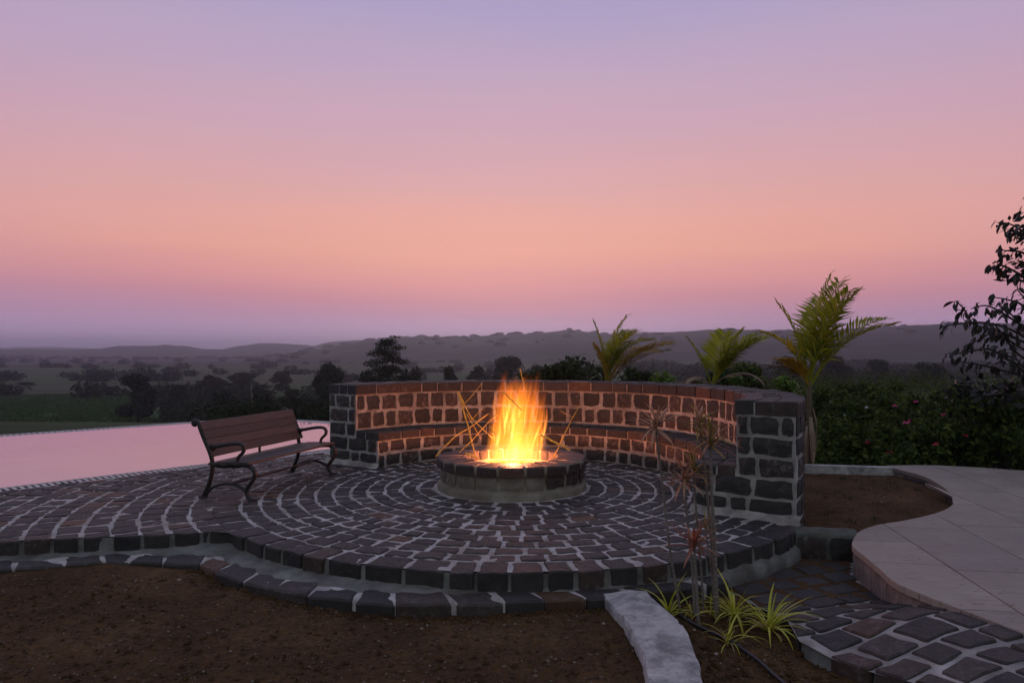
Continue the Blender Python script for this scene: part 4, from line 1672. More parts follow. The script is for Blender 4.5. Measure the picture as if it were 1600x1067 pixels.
for s0, s1 in ((0.02, 0.24), (0.28, 0.48)):
    V, Fs = face_block(d * ((s0 + s1) / 2) + Vector((0, 0, 0.095)), d, up, -nb_, s1 - s0, 0.185, 0.06, rs_, 0.016)
    link("wall_stone", make_mesh("wall_stone", V, Fs, MAT["block"]), lw_)

# pale kerb behind the soil bed
mb = MB()
V, Fs, _ = strip([(2.2, 9.75), (3.2, 9.42), (4.0, 9.20), (4.90, 9.02)], 0.13, -0.25, 0.0, -1)
mb.add(V, Fs)
link("bed_kerb", mb.mesh("bed_kerb", MAT["white"]), None, None, "straight pale concrete kerb behind the small soil bed", "kerb")

# white curved kerb in the foreground
LFT = [(0.60, 4.70), (0.66, 4.40), (0.69, 4.10), (0.70, 3.80), (0.67, 3.50), (0.60, 3.15), (0.48, 2.8), (0.3, 2.4)]
RGT = [(0.91, 4.76), (0.97, 4.45), (1.005, 4.20), (1.00, 3.86), (0.955, 3.55), (0.88, 3.2), (0.77, 2.8), (0.6, 2.35)]
l2, r2 = spline([(p[0], p[1], 0) for p in LFT], 6), spline([(p[0], p[1], 0) for p in RGT], 6)
mb = MB()
for i in range(len(l2)):
    a, b = l2[i], r2[i]
    row_ = []
    for u, z in ((0.02, -0.36), (0.0, -0.20), (0.0, -0.145), (0.02, -0.125), (0.2, -0.118), (0.4, -0.115), (0.6, -0.114), (0.8, -0.116), (0.98, -0.124), (1.0, -0.15), (1.0, -0.36)):
        p = a.lerp(b, u)
        w = nz3((p.x, p.y, u * 2), 7, 0.012) + nz3((p.x, p.y, u * 2), 22, 0.006)
        mb.v.append(Vector((p.x + w * (1 if u < 0.1 or u > 0.9 else 0), p.y, z + w)))
for i in range(len(l2) - 1):
    for k in range(10):
        mb.f.append((i * 11 + k, i * 11 + k + 1, (i + 1) * 11 + k + 1, (i + 1) * 11 + k))
mb.f.append(tuple(range(11))[::-1])
link("white_kerb", mb.mesh("white_kerb", MAT["white"]), None, None, "curved chalky white concrete kerb between the bare soil and the plant bed", "kerb")

# irrigation hose in the plant bed
hp = [at(1060, 962, -0.235), at(1085, 978, -0.24), at(1120, 994, -0.24), at(1150, 1010, -0.24), at(1185, 1035, -0.24), at(1215, 1062, -0.24), at(1260, 1100, -0.24)]
hs = spline(hp, 6)
mb = MB()
mb.tube([p + Vector((0, 0, 0.012)) for p in hs], 0.011, 8)
link("hose", mb.mesh("hose", MAT["hose"], True), None, None, "thin black irrigation hose lying across the plant bed", "hose")


# ------------------------------------------------------------------ vegetation
def leaf_cloud(centers, n_, size, rng, aspect=0.5, up_bias=0.3, shell=0.55, fold=True):
    """numpy: n_ leaf quads spread through ellipsoids (cx, cy, cz, rx, ry, rz)"""
    w = np.array([c[3] * c[4] * c[5] for c in centers]) ** 0.75
    idx = rng.choice(len(centers), n_, p=w / w.sum())
    C = np.array(centers)[idx]
    d = rng.normal(size=(n_, 3))
    d /= np.linalg.norm(d, axis=1)[:, None]
    r = shell + (1 - shell) * rng.random(n_) ** 0.5
    r *= 0.85 + 0.3 * rng.random(n_)
    pos = C[:, :3] + d * C[:, 3:] * r[:, None]
    nrm = d * (1 - up_bias) + rng.normal(size=(n_, 3)) * 0.6
    nrm[:, 2] += up_bias
    nrm /= np.linalg.norm(nrm, axis=1)[:, None]
    a = np.cross(nrm, rng.normal(size=(n_, 3)))
    a /= np.linalg.norm(a, axis=1)[:, None]
    b = np.cross(nrm, a)
    s_ = size * (0.6 + 0.8 * rng.random(n_))[:, None]
    V = np.empty((n_, 4, 3))
    V[:, 0] = pos - a * s_
    V[:, 1] = pos + b * s_ * aspect
    V[:, 2] = pos + a * s_
    V[:, 3] = pos - b * s_ * aspect
    return V.reshape(-1, 3), n_


def quads_mesh(name, V, n_, m):
    me = bpy.data.meshes.new(name)
    me.vertices.add(len(V))
    me.vertices.foreach_set("co", np.asarray(V, dtype=np.float32).ravel())
    me.loops.add(n_ * 4)
    me.loops.foreach_set("vertex_index", np.arange(n_ * 4, dtype=np.int32))
    me.polygons.add(n_)
    me.polygons.foreach_set("loop_start", np.arange(0, n_ * 4, 4, dtype=np.int32))
    me.materials.append(m)
    me.update(calc_edges=True)
    return me


def lobes(rng, k, h0, h1, rad_, squash=0.75):
    out = []
    for i in range(k):
        a = rng.uniform(0, 2 * math.pi)
        z = rng.uniform(h0, h1)
        u = (z - h0) / max(1e-3, h1 - h0)
        rr = rad_ * (0.75 - 0.45 * abs(u - 0.4)) * rng.uniform(0.2, 0.9)
        s_ = rad_ * rng.uniform(0.26, 0.46)
        out.append((rr * math.cos(a), rr * math.sin(a), z, s_, s_, s_ * squash))
    return out


def trunk_mesh(rng, h, r, spread, tops):
    mb = MB()
    mb.tube([(0, 0, -0.05 * h), (0.02 * h, 0, 0.2 * h), (0, 0.02 * h, 0.45 * h), (0.01 * h, 0, 0.7 * h)], [r * 1.25, r, r * 0.75, r * 0.4], 7)
    for c in tops:
        z0 = rng.uniform(0.2, 0.5) * h
        mb.tube([(0, 0.01 * h, z0), (c[0] * 0.5, c[1] * 0.5, (z0 + c[2]) / 2 + 0.03 * h), (c[0], c[1], c[2])], [r * 0.5, r * 0.3, r * 0.1], 5)
    return mb.mesh("trunk", MAT["bark"], True)


TREEV = []
for k in range(5):
    rg = np.random.default_rng(40 + k)
    rr = random.Random(40 + k)
    L = lobes(rr, 19, 0.17, 0.86, 0.46 if k % 2 else 0.40)
    V, n_ = leaf_cloud(L, 4600, 0.034, rg, 0.6, 0.2, 0.2)
    TREEV.append((quads_mesh("crown", V, n_, MAT["tree_leaf"]), trunk_mesh(rr, 1.0, 0.026, 0.3, L[:7])))


def tree(px, d, top_y, width_px, k, label, group="trees in the valley beyond the pool", name="tree"):
    x = (px - 800) / F * d
    z0 = ground_z(x, d)
    h = (CH + (HY - top_y) / F * d) - z0
    wsc = width_px / F * d / 0.9
    r = link(name, None, None, None, label, "tree", group, (x, d, z0))
    r.scale = (wsc, wsc, h)
    r.rotation_euler = (0, 0, random.Random(px).uniform(0, 6))
    cm, tm = TREEV[k % 5]
    link("trunk", tm, r)
    link("crown", cm, r)
    return r


TT = [
    (215, 92, 577, 74, 0, "round dark tree standing at the edge of the green field beyond the pool"),
    (512, 88, 562, 62, 1, "broad dark tree in the valley just left of the seat wall's end"),
    (575, 62, 570, 46, 2, "low dark tree at the foot of the tall layered tree behind the wall"),
    (640, 70, 562, 50, 3, "dark tree at the right foot of the tall layered tree behind the wall"),
    (702, 78, 565, 52, 4, "rounded tree behind the wall between the layered tree and the flames"),
    (790, 120, 549, 80, 0, "tall hazy tree rising behind the flames"),
    (745, 110, 568, 46, 1, "smaller hazy tree left of the one behind the flames"),
    (842, 95, 566, 60, 2, "tree behind the wall just right of the flames"),
    (893, 90, 562, 60, 3, "tree behind the wall left of the yellowing palm"),
    (330, 150, 584, 60, 4, "hazy tree in the middle of the valley, left of the bench's back"),
    (378, 170, 580, 60, 1, "taller hazy tree in the valley above the bench's back"),
    (440, 165, 576, 46, 3, "hazy tree in the valley over the bench's far arm"),
    (278, 112, 598, 40, 2, "small tree beside the round dark tree, on its right"),
    (345, 95, 604, 60, 0, "dense low tree above the near end of the bench's back"),
    (405, 100, 600, 60, 4, "dense low tree above the middle of the bench's back"),
    (455, 95, 604, 46, 2, "low tree between the bench and the broad dark tree"),
    (40, 190, 596, 34, 3, "small lone tree on the field at the left border of the photo"),
    (38, 560, 560, 22, 0, "tiny distant tree on the plain near the left border of the photo"),
    (142, 600, 562, 14, 1, "tiny distant tree on the plain left of the round dark tree"),
    (172, 260, 582, 26, 2, "hazy tree on the plain just left of and behind the round dark tree"),
    (108, 300, 586, 20, 4, "small hazy tree on the plain left of the round dark tree"),
    (1232, 130, 553, 60, 1, "hazy tree behind the middle of the garden, left of the tallest palm"),
    (1305, 140, 552, 70, 2, "hazy tree behind the garden, right of the tallest palm"),
    (1375, 150, 556, 60, 0, "hazy tree beyond the garden, centre of the row right of the tallest palm"),
    (1452, 120, 560, 62, 3, "dark tree beyond the garden, left of the leafy branches"),
]
for a in TT:
    tree(*a)

# layered tree: open, with flat sprays
rr = random.Random(9)
rg = np.random.default_rng(9)
d = 46.0
x = (606 - 800) / F * d
z0 = ground_z(x, d)
topz = CH + (HY - 519) / F * d
lt = thing("layered_tree", "tall dark tree with flat layered sprays of leaves above the left of the wall", "tree", (x, d, z0), 0, "trees in the valley beyond the pool")
H = topz - z0
L = []
for i in range(46):
    u = (i + rr.random()) / 46
    z = H * (0.26 + 0.68 * u)
    wv = 1.85 * (1 - 0.85 * max(0, u - 0.35) / 0.65) ** 0.42 * (0.75 + 0.25 * min(1, u / 0.3))
    a = i * 2.4 + rr.uniform(-0.6, 0.6)
    r_ = wv * rr.uniform(0.25, 0.8)
    L.append((r_ * math.cos(a), r_ * math.sin(a), z, 0.82 - 0.20 * u, 0.82 - 0.20 * u, 0.22))
L.append((0.45, 0, H * 0.965, 0.5, 0.4, 0.09))
V, n_ = leaf_cloud(L, 13000, 0.085, rg, 0.35, 0.6, 0.15)
link("crown", quads_mesh("crown", V, n_, MAT["tree_leaf"]), lt)
link("trunk", trunk_mesh(rr, H, 0.10, 0.3, L[:16]), lt)

# thickets and far woods: masses nobody could count
def mass(name, spots, n_, size, mat_, seed, stretch=1.0):
    rg = np.random.default_rng(seed)
    rr = random.Random(seed)
    L = []
    for (x, y, r, h) in spots:
        z = ground_z(x, y)
        L.append((x, y, z + h * 0.45, r * stretch, r, h * 0.6))
    V, n_ = leaf_cloud(L, n_, size, rg, 0.65, 0.3, 0.25)
    return link(name, quads_mesh(name, V, n_, mat_), kind="stuff")


rr = random.Random(77)
sp1 = []
for i in range(90):
    px = rr.uniform(250, 560)
    d = rr.uniform(78, 130)
    h = rr.uniform(1.6, 3.4) * (0.6 + 0.4 * smooth(225, 330, px))
    sp1.append(((px - 800) / F * d, d, rr.uniform(1.2, 2.4), h))
for i in range(60):
    px = rr.uniform(560, 1000)
    d = rr.uniform(60, 110)
    sp1.append(((px - 800) / F * d, d, rr.uniform(1.2, 2.6), rr.uniform(2.0, 4.2)))
mass("thicket", sp1, 42000, 0.24, MAT["tree_leaf"], 78)
sp2 = []
for i in range(420):
    # hedgerows that run across the plain
    line = rr.choice([(150, 0.05), (210, -0.1), (290, 0.08), (380, 0.0), (480, -0.05), (620, 0.04)])
    px = rr.uniform(-60, 1700)
    d = line[0] * (1 + line[1] * (px - 800) / 800) * rr.uniform(0.95, 1.05)
    if rr.random() < 0.45 + 0.3 * mn.noise(Vector((px * 0.02, d * 0.01, 0))):
        continue
    sp2.append(((px - 800) / F * d, d, rr.uniform(1.2, 2.8), rr.uniform(1.5, 3.8)))
for i in range(110):
    px = rr.uniform(1000, 1700)
    d = rr.uniform(160, 420)
    sp2.append(((px - 800) / F * d, d, rr.uniform(2, 4.5), rr.uniform(2.5, 5.0)))
mass("far_woods", sp2, 80000, 0.60, MAT["tree_leaf"], 79, 1.9)
sp3 = []
for i in range(300):
    px = rr.uniform(-40, 1680)
    d = rr.choice([rr.uniform(600, 880), rr.uniform(845, 905), rr.uniform(845, 905)])
    x = (px - 800) / F * d
    z = hill_z(px, math.hypot(x, d), x, d)
    r = rr.uniform(1.0, 2.8)
    sp3.append((x, d, z, r))
rg = np.random.default_rng(80)
V, n_ = leaf_cloud([(x, y, z + r * 0.5, r * 2.2, r, r * 0.6) for x, y, z, r in sp3], 40000, 1.2, rg, 0.7, 0.4, 0.2)
link("hill_woods", quads_mesh("hill_woods", V, n_, MAT["tree_leaf"]), kind="stuff")

# crop rows on the field beyond the pool
rg = np.random.default_rng(90)
L = []
rr = random.Random(90)
for rowd in np.arange(44, 150, 2.3):
    for k in range(34):
        px = rr.uniform(-40, 330 if rowd < 95 else 210)
        dd = rowd + rr.uniform(-0.4, 0.4) + 0.02 * (px - 100)
        x = (px - 800) / F * dd
        L.append((x, dd, ground_z(x, dd) + 0.10, 1.7, 0.55, 0.30))
V, n_ = leaf_cloud(L, 75000, 0.14, rg, 0.6, 0.6, 0.1)
link("crop_rows", quads_mesh("crop_rows", V, n_, MAT["crop_leaf"]), kind="stuff")


def shrub(name, x, y, z, w, h, n_, leaf, mat_, label, group, seed, aspect=0.45, flowers=(), fm=None, cat="shrub"):
    rr = random.Random(seed)
    rg = np.random.default_rng(seed)
    o = thing(name, label, cat, (x, y, z), 0, group)
    L = []
    for i in range(max(6, int(9 * w))):
        a = rr.uniform(0, 6.28)
        r_ = w * 0.5 * math.sqrt(rr.random()) * 0.8
        zz_ = h * rr.uniform(0.25, 0.93)
        s_ = min(w, h) * rr.uniform(0.16, 0.30)
        L.append((r_ * math.cos(a), r_ * math.sin(a), zz_, s_, s_, s_ * 0.8))
    V, n_ = leaf_cloud(L, n_, leaf, rg, aspect, 0.35, 0.2)
    link("foliage", quads_mesh("foliage", V, n_, mat_), o)
    mb = MB()
    for c in L[:10]:
        mb.tube([(c[0] * 0.15, c[1] * 0.15, -0.03), (c[0] * 0.5, c[1] * 0.5, c[2] * 0.5), c[:3]], [0.012, 0.009, 0.004], 5)
    link("stem", mb.mesh("stem", MAT["bark"], True), o)
    for (fx, fy, fz, fr) in flowers:
        fmb = MB()
        for k in range(9):
            a = rr.uniform(0, 6.28)
            e_ = rr.uniform(-0.4, 1.2)
            dv = Vector((math.cos(a) * math.cos(e_), math.sin(a) * math.cos(e_), math.sin(e_)))
            sd = dv.orthogonal().normalized()
            fmb.add([Vector((0, 0, 0)), dv * fr * 0.6 + sd * fr * 0.45, dv * fr, dv * fr * 0.6 - sd * fr * 0.45], [(0, 1, 2, 3)])
        f = link("flower", fmb.mesh("flower", fm), o)
        f.location = (fx, fy, fz)
    return o


GS = "shrubs in the garden bed beyond the walkway"
# px, distance, top y, width m, material, label, flowers
SH = [
    (1300, 10.6, 655, 0.9, "garden_leaf", "low shrub right beside the seat wall's end, behind the pale kerb", [], None),
    (1345, 10.4, 660, 0.9, "garden_leaf", "dark low shrub behind the middle of the pale kerb", [(0.2, -0.42, 0.36, 0.05), (-0.1, -0.40, 0.50, 0.04)], "red"),
    (1395, 10.9, 640, 1.1, "garden_leaf", "shrub with pink flowers behind the walkway's inner corner", [(0.0, -0.35, 0.72, 0.045), (0.10, -0.3, 0.74, 0.045), (0.28, -0.4, 0.40, 0.045)], "pink"),
    (1450, 10.2, 655, 1.0, "garden_leaf", "dark shrub with two red flowers behind the far edge of the walkway", [(-0.15, -0.45, 0.50, 0.045), (0.25, -0.45, 0.62, 0.04)], "red"),
    (1505, 10.0, 640, 1.2, "garden_leaf", "broad dark shrub under the leafy branches", [], None),
    (1565, 9.9, 630, 1.2, "garden_leaf", "tall dark shrub at the right border of the photo behind the walkway", [], None),
    (1330, 13.5, 628, 1.3, "garden_leaf", "shrub with small white flowers in the second row, right of the tallest palm", [(0.3, -0.4, 0.65, 0.04), (-0.3, -0.4, 0.6, 0.04), (0.05, -0.5, 0.75, 0.04)], "petal_white"),
    (1420, 14.0, 612, 1.9, "garden_leaf", "large rounded dark bush with a few pink flowers in the middle of the garden", [(-0.6, -0.6, 0.75, 0.05), (-0.3, -0.75, 0.85, 0.05), (0.2, -0.8, 0.6, 0.05)], "pink"),
    (1490, 15.0, 608, 1.6, "garden_leaf", "dark bush in the garden's second row, behind the leafy branches", [], None),
    (1290, 17.0, 605, 1.6, "garden_leaf", "olive bush just right of the tallest palm's trunk", [], None),
    (1360, 20.0, 600, 2.2, "garden_leaf", "wide bush at the back of the garden", [], None),
]
for i, (px, d, ty, w, mk, lab, fl, fmk) in enumerate(SH):
    x = (px - 800) / F * d
    z0 = -0.30
    h = CH + (HY - ty) / F * d - z0
    shrub("shrub", x, d, z0, w, h, int(1700 * w), 0.045 if d < 12 else 0.055, MAT[mk], lab, GS, 200 + i, 0.45, fl, MAT[fmk] if fmk else None)
BS = "bright green shrubs behind the seat wall"
for i, (px, d, ty, w, lab, mk) in enumerate([
    (1062, 13.2, 566, 0.95, "bright green leafy shrub left of the fan-shaped palm, above the wall", "bright_leaf"),
    (1165, 13.0, 570, 0.6, "bright green shrub on the right of the fan-shaped palm", "bright_leaf"),
    (1215, 12.6, 585, 0.75, "yellow green shrub between the fan-shaped palm and the tallest palm", "bright_leaf"),
    (1180, 14.5, 566, 0.9, "dark brown green bush behind the right part of the wall", "garden_leaf"),
    (925, 15.5, 566, 1.4, "dark leafy bush behind the wall at the foot of the yellowing palm", "bush_leaf"),
    (855, 16.0, 568, 1.3, "dark leafy bush behind the wall right of the flames", "bush_leaf"),
    (1005, 15.0, 580, 1.2, "low dark bush behind the wall between the two smaller palms", "bush_leaf"),
    (1130, 16.0, 575, 1.2, "dark green bush directly behind the fan-shaped palm", "bush_leaf"),
]):
    x = (px - 800) / F * d
    h = CH + (HY - ty) / F * d + 0.3
    shrub("shrub", x, d, -0.3, w, h, int(2300 * w), 0.055, MAT[mk], lab, BS, 300 + i)
for i, (px, d, ty, w, lab) in enumerate([(378, 30, 634, 1.7, "round green bush at the pool's far side, left one of two above the bench"), (412, 29, 632, 1.7, "round green bush at the pool's far side, right one of two above the bench")]):
    x = (px - 800) / F * d
    z0 = ground_z(x, d)
    h = CH + (HY - ty) / F * d - z0
    shrub("shrub", x, d, z0, w, h, 3200, 0.06, MAT["bush_leaf"], lab, "round bushes beyond the pool", 330 + i)

p0 = atd(393, 646, 27.0)
mb = MB()
mb.tube([(0, 0, -1.2), (0.02, 0, 0.5), (0.0, 0, 1.10)], [0.03, 0.028, 0.024], 6)
link("post", mb.mesh("post", MAT["stem"], True), None, None, "thin bare post standing between the round bushes above the bench's back", "post", None, p0)

# garden ground cover and scrub beyond the pool rim
rr = random.Random(55)
L = []
for i in range(900):
    d = 9.75 + 24 * rr.random() ** 1.5
    x = rr.uniform(0.30, 0.95) * d
    if in_poly(x, d, wpoly) or (x < 5.4 and d < 9.7):
        continue
    h = rr.uniform(0.18, 0.5) + 0.018 * d
    L.append((x, d, -0.32 + h * 0.5, rr.uniform(0.25, 0.55), rr.uniform(0.25, 0.55), h * 0.55))
rg = np.random.default_rng(56)
V, n_ = leaf_cloud(L, 60000, 0.042, rg, 0.45, 0.3, 0.1)
link("ground_cover", quads_mesh("ground_cover", V, n_, MAT["garden_leaf"]), kind="stuff")
L = []
for i in range(160):
    px = rr.uniform(330, 620)
    d = rr.uniform(17, 40)
    x = (px - 800) / F * d
    L.append((x, d, ground_z(x, d) + 0.3, rr.uniform(0.3, 0.9), 0.6, rr.uniform(0.2, 0.6)))
V, n_ = leaf_cloud(L, 14000, 0.07, rg, 0.3, 0.2, 0.1)
link("scrub", quads_mesh("scrub", V, n_, MAT["tree_leaf"]), kind="stuff")


# palms
def frond_mesh(rng, length, elev, droop, leaflet, n_l, mat_, vshape=0.6, wind=0.0):
    """rachis along +x rising at elev, bending down; leaflets on both sides"""
    mb = MB()
    pts = []
    a = elev
    p = Vector((0, 0, 0))
    NSg = 14
    for i in range(NSg + 1):
        pts.append(p.copy())
        p = p + Vector((math.cos(a), 0, math.sin(a))) * (length / NSg)
        a -= droop / NSg * (0.5 + 1.2 * i / NSg)
    mb.tube(pts, [0.012 * (1 - 0.8 * i / NSg) + 0.001 for i in range(NSg + 1)], 5)
    for i in range(n_l):
        u = 0.24 + 0.76 * (i + rng.uniform(-0.2, 0.2)) / n_l
        u = min(u, 0.995)
        k = int(u * NSg)
        q = pts[k].lerp(pts[min(k + 1, NSg)], u * NSg - k)
        d = (pts[min(k + 1, NSg)] - pts[max(0, k - 0)]).normalized() if k < NSg else (pts[NSg] - pts[NSg - 1]).normalized()
        nu = Vector((-d.z, 0, d.x))
        Ll = leaflet * (math.sin(math.pi * (0.18 + 0.74 * u)) ** 0.7) * rng.uniform(0.85, 1.1)
        for sgn in (-1, 1):
            sd = Vector((0, sgn, 0))
            dirn = (sd * 0.9 + d * (0.5 + 0.5 * u) + nu * vshape * rng.uniform(0.3, 0.8)).normalized()
            wv = (d - dirn * d.dot(dirn)).normalized()
            w_ = 0.018 * rng.uniform(0.8, 1.2)
            droopv = Vector((wind, 0, -1))
            A = q
            B = q + dirn * Ll * 0.5 + droopv * Ll * 0.04
            C_ = q + dirn * Ll * 0.98 + droopv * Ll * rng.uniform(0.12, 0.35)
            b = len(mb.v)
            mb.v += [A + wv * w_ * 0.4, A - wv * w_ * 0.4, B + wv * w_, B - wv * w_, C_]
            mb.f += [(b, b + 1, b + 3, b + 2), (b + 2, b + 3, b + 4)]
    return mb.mesh("frond", mat_)


def palm(px, d, base_y, label, fr, seed, trunk_z, sheath=True):
    x = (px - 800) / F * d
    zb = CH + (HY - base_y) / F * d        # where the fronds fan out
    o = thing("palm", label, "palm", (x, d, trunk_z), 0, "young palms around the seat wall")
    rr = random.Random(seed)
    h = zb - trunk_z
    mb = MB()
    mb.tube([(0, 0, -0.05), (0.01, 0, h * 0.4), (0, 0.01, h * 0.8), (0, 0, h + 0.05)], [0.055, 0.045, 0.038, 0.02], 9)
    link("trunk", mb.mesh("trunk", MAT["palm_trunk"], True), o)
    for (azd, el, ln, dr, lf, mk, vs) in fr:
        f = link("frond", frond_mesh(rr, ln, math.radians(el), math.radians(dr), lf * 1.18, 27, MAT[mk], vs, 0.25), o)
        f.location = (0, 0, h - 0.05)
        f.rotation_euler = (rr.uniform(-0.15, 0.15), 0, math.radians(azd))
    return o


# azimuth 0 points right in the picture, 90 away from the camera
palm(1265, 9.4, 600, "tallest young palm with upright windblown fronds beside the seat wall's right end", [
    (20, 84, 1.55, 34, 0.42, "palm_leaf", 0.5), (-30, 80, 1.45, 40, 0.42, "palm_leaf", 0.5), (5, 66, 1.45, 62, 0.38, "palm_leaf", 0.6), (60, 78, 1.45, 40, 0.4, "palm_leaf", 0.5), (-60, 82, 1.4, 36, 0.4, "palm_leaf", 0.5),
    (35, 76, 1.5, 52, 0.40, "palm_leaf", 0.5), (-15, 88, 1.55, 22, 0.40, "palm_leaf", 0.4), (-8, 60, 1.45, 58, 0.34, "palm_leaf", 0.6),
    (178, 74, 1.05, 66, 0.26, "palm_leaf", 0.5), (160, 82, 1.25, 30, 0.32, "palm_leaf", 0.4), (200, 60, 0.7, 60, 0.26, "palm_gold", 0.3), (150, 55, 0.62, 70, 0.22, "palm_dry", 0.3)], 61, -0.12)
palm(947, 12.2, 596, "slim young palm with yellowing fronds blown to the right, behind the wall's middle", [
    (10, 84, 1.30, 36, 0.34, "palm_leaf", 0.4), (170, 86, 1.15, 20, 0.28, "palm_leaf", 0.4), (40, 80, 1.20, 60, 0.36, "palm_leaf", 0.4), (-40, 80, 1.15, 60, 0.34, "palm_leaf", 0.4), (-15, 76, 1.2, 80, 0.34, "palm_leaf", 0.4),
    (-8, 52, 1.35, 50, 0.42, "palm_gold", 0.5), (14, 42, 1.35, 40, 0.40, "palm_dry", 0.4), (-20, 60, 1.10, 66, 0.40, "palm_gold", 0.4), (20, 62, 1.2, 70, 0.38, "palm_gold", 0.4), (190, 82, 0.75, 30, 0.28, "palm_gold", 0.4), (0, 86, 0.7, 10, 0.26, "palm_gold", 0.2)], 62, -0.3)
palm(1112, 11.6, 600, "short palm with broad fan-shaped green fronds behind the right part of the wall", [
    (0, 66, 1.15, 40, 0.40, "palm_leaf", 0.6), (15, 54, 1.2, 36, 0.42, "palm_leaf", 0.6), (-20, 74, 1.05, 30, 0.40, "palm_leaf", 0.6), (170, 74, 0.95, 26, 0.22, "palm_leaf", 0.3), (60, 80, 1.0, 30, 0.38, "palm_leaf", 0.5), (5, 60, 1.25, 44, 0.40, "palm_leaf", 0.6), (-35, 62, 1.1, 40, 0.38, "palm_leaf", 0.6),
    (-15, 46, 0.95, 110, 0.26, "palm_dry", 0.0), (195, 50, 0.62, 120, 0.26, "palm_dry", 0.0), (175, 40, 0.5, 120, 0.24, "palm_dry", 0.0)], 63, -0.3)
# dry sheaths hanging on the tallest palm's trunk
o = [q for q in bpy.data.objects if q.name == "palm"][0]
mb = MB()
for k in range(9):
    a = -0.6 - 0.35 * k + (k % 3) * 0.5
    r0 = Vector((math.cos(a), math.sin(a), 0))
    sd = Vector((-r0.y, r0.x, 0))
    z0 = 0.86 - 0.04 * k
    pts = [(r0 * 0.045, z0), (r0 * 0.085, z0 - 0.18), (r0 * 0.09, z0 - 0.40), (r0 * 0.075, z0 - 0.58)]
    b = len(mb.v)
    for (p, z), w_ in zip(pts, (0.022, 0.03, 0.022, 0.004)):
        mb.v += [p + sd * w_ + Vector((0, 0, z)), p - sd * w_ + Vector((0, 0, z))]
    mb.f += [(b + 2 * i, b + 2 * i + 1, b + 2 * i + 3, b + 2 * i + 2) for i in range(3)]
link("dry_sheath", mb.mesh("dry_sheath", MAT["palm_dry"]), o)

# leafy tree at the right border
lt = thing("leafy_tree", "dark leafy tree at the right border with big drooping leaves against the sky", "tree", (7.75, 9.8, -0.3))
mb = MB()
base = Vector((7.75, 9.8, -0.3))
rr = random.Random(19)


def TB(x, y, dd):
    return atd(1440 + x / 3.1375, 300 + y / 3.1375, dd) - base


trunk = spline([Vector((0, 0, -0.05)), Vector((0.05, 0, 0.8)), Vector((-0.05, 0.1, 1.7)), Vector((0.0, 0.0, 2.6)), Vector((0.05, 0, 3.6)), Vector((0.0, 0, 4.4))], 5)
mb.tube(trunk, [0.075 * (1 - 0.75 * i / len(trunk)) for i in range(len(trunk))], 8)
BR = [
    [(620, 300), (500, 200), (440, 160), (372, 150)], [(620, 300), (480, 215), (440, 190)], [(600, 380), (500, 300), (440, 290), (375, 285)],
    [(600, 500), (520, 425), (445, 415)], [(600, 470), (430, 375), (385, 362), (340, 378)],
    [(640, 700), (500, 560), (430, 530), (350, 515)], [(640, 760), (470, 640), (330, 560), (242, 572)], [(640, 800), (450, 680), (300, 640), (150, 650), (95, 665)],
    [(640, 800), (400, 690), (260, 650), (205, 570), (165, 535)], [(640, 850), (480, 760), (360, 690), (290, 720), (200, 760)], [(640, 900), (440, 830), (330, 770), (200, 790), (130, 790)],
    [(640, 880), (480, 800), (400, 700), (350, 640)], [(640, 930), (420, 880), (300, 850), (190, 830)], [(640, 650), (540, 560), (470, 480)],
    [(640, 820), (520, 700), (440, 600), (380, 560)], [(640, 960), (500, 880), (420, 800), (350, 780)],
]
leafpos = []
for b in BR:
    dd0 = rr.uniform(9.3, 10.3)
    pts = [TB(p[0], p[1], 9.8 + (dd0 - 9.8) * min(1, i / 2)) for i, p in enumerate(b)]
    q = spline(pts, 6)
    mb.tube(q, [0.018 * (1 - 0.8 * i / len(q)) + 0.0025 for i in range(len(q))], 5)
    for i in range(3, len(q)):
        f = i / len(q)
        for k in range(2):
            if rr.random() < 0.80:
                leafpos.append((q[i] + Vector((rr.uniform(-1, 1), rr.uniform(-1, 1), rr.uniform(-1, 1))) * 0.07, (q[i] - q[i - 1]).normalized()))
link("trunk", mb.mesh("trunk", MAT["bark"], True), lt)


def broad_leaf(L, w, bend, rng):
    V, Fs = [], []
    for i in range(6):
        u = i / 5
        ww = w * math.sin(math.pi * min(1, 0.06 + 0.9 * u)) ** 0.8 * (1 if u < 0.98 else 0.1)
        x_ = L * u
        z_ = -bend * L * u * u
        V += [Vector((x_, -ww, z_ + ww * 0.25)), Vector((x_, 0, z_)), Vector((x_, ww, z_ + ww * 0.25))]
    for i in range(5):
        b = i * 3
        Fs += [(b, b + 1, b + 4, b + 3), (b + 1, b + 2, b + 5, b + 4)]
    return make_mesh("leaf", V, Fs, MAT["fig_leaf"], True)


LV = [broad_leaf(0.125, 0.027, 0.4, rr), broad_leaf(0.105, 0.023, 0.7, rr), broad_leaf(0.14, 0.030, 0.25, rr), broad_leaf(0.085, 0.019, 0.5, rr)]
rr.shuffle(leafpos)


def leaf_matrix(p, d, rng):
    sidev = d.cross(up)
    if sidev.length < 0.1:
        sidev = Vector((1, 0, 0))
    dirn = (d * rng.uniform(0.1, 0.8) + sidev.normalized() * rng.uniform(-1, 1) + Vector((0, 0, -rng.uniform(0.15, 1.1)))).normalized()
    z_ = (up + Vector((rng.uniform(-1, 1), rng.uniform(-1, 1), 0)) * 0.6)
    y_ = z_.cross(dirn).normalized()
    z_ = dirn.cross(y_)
    s_ = rng.uniform(0.75, 1.2)
    return Matrix((dirn * s_, y_ * s_, z_ * s_)).transposed().to_4x4(), p


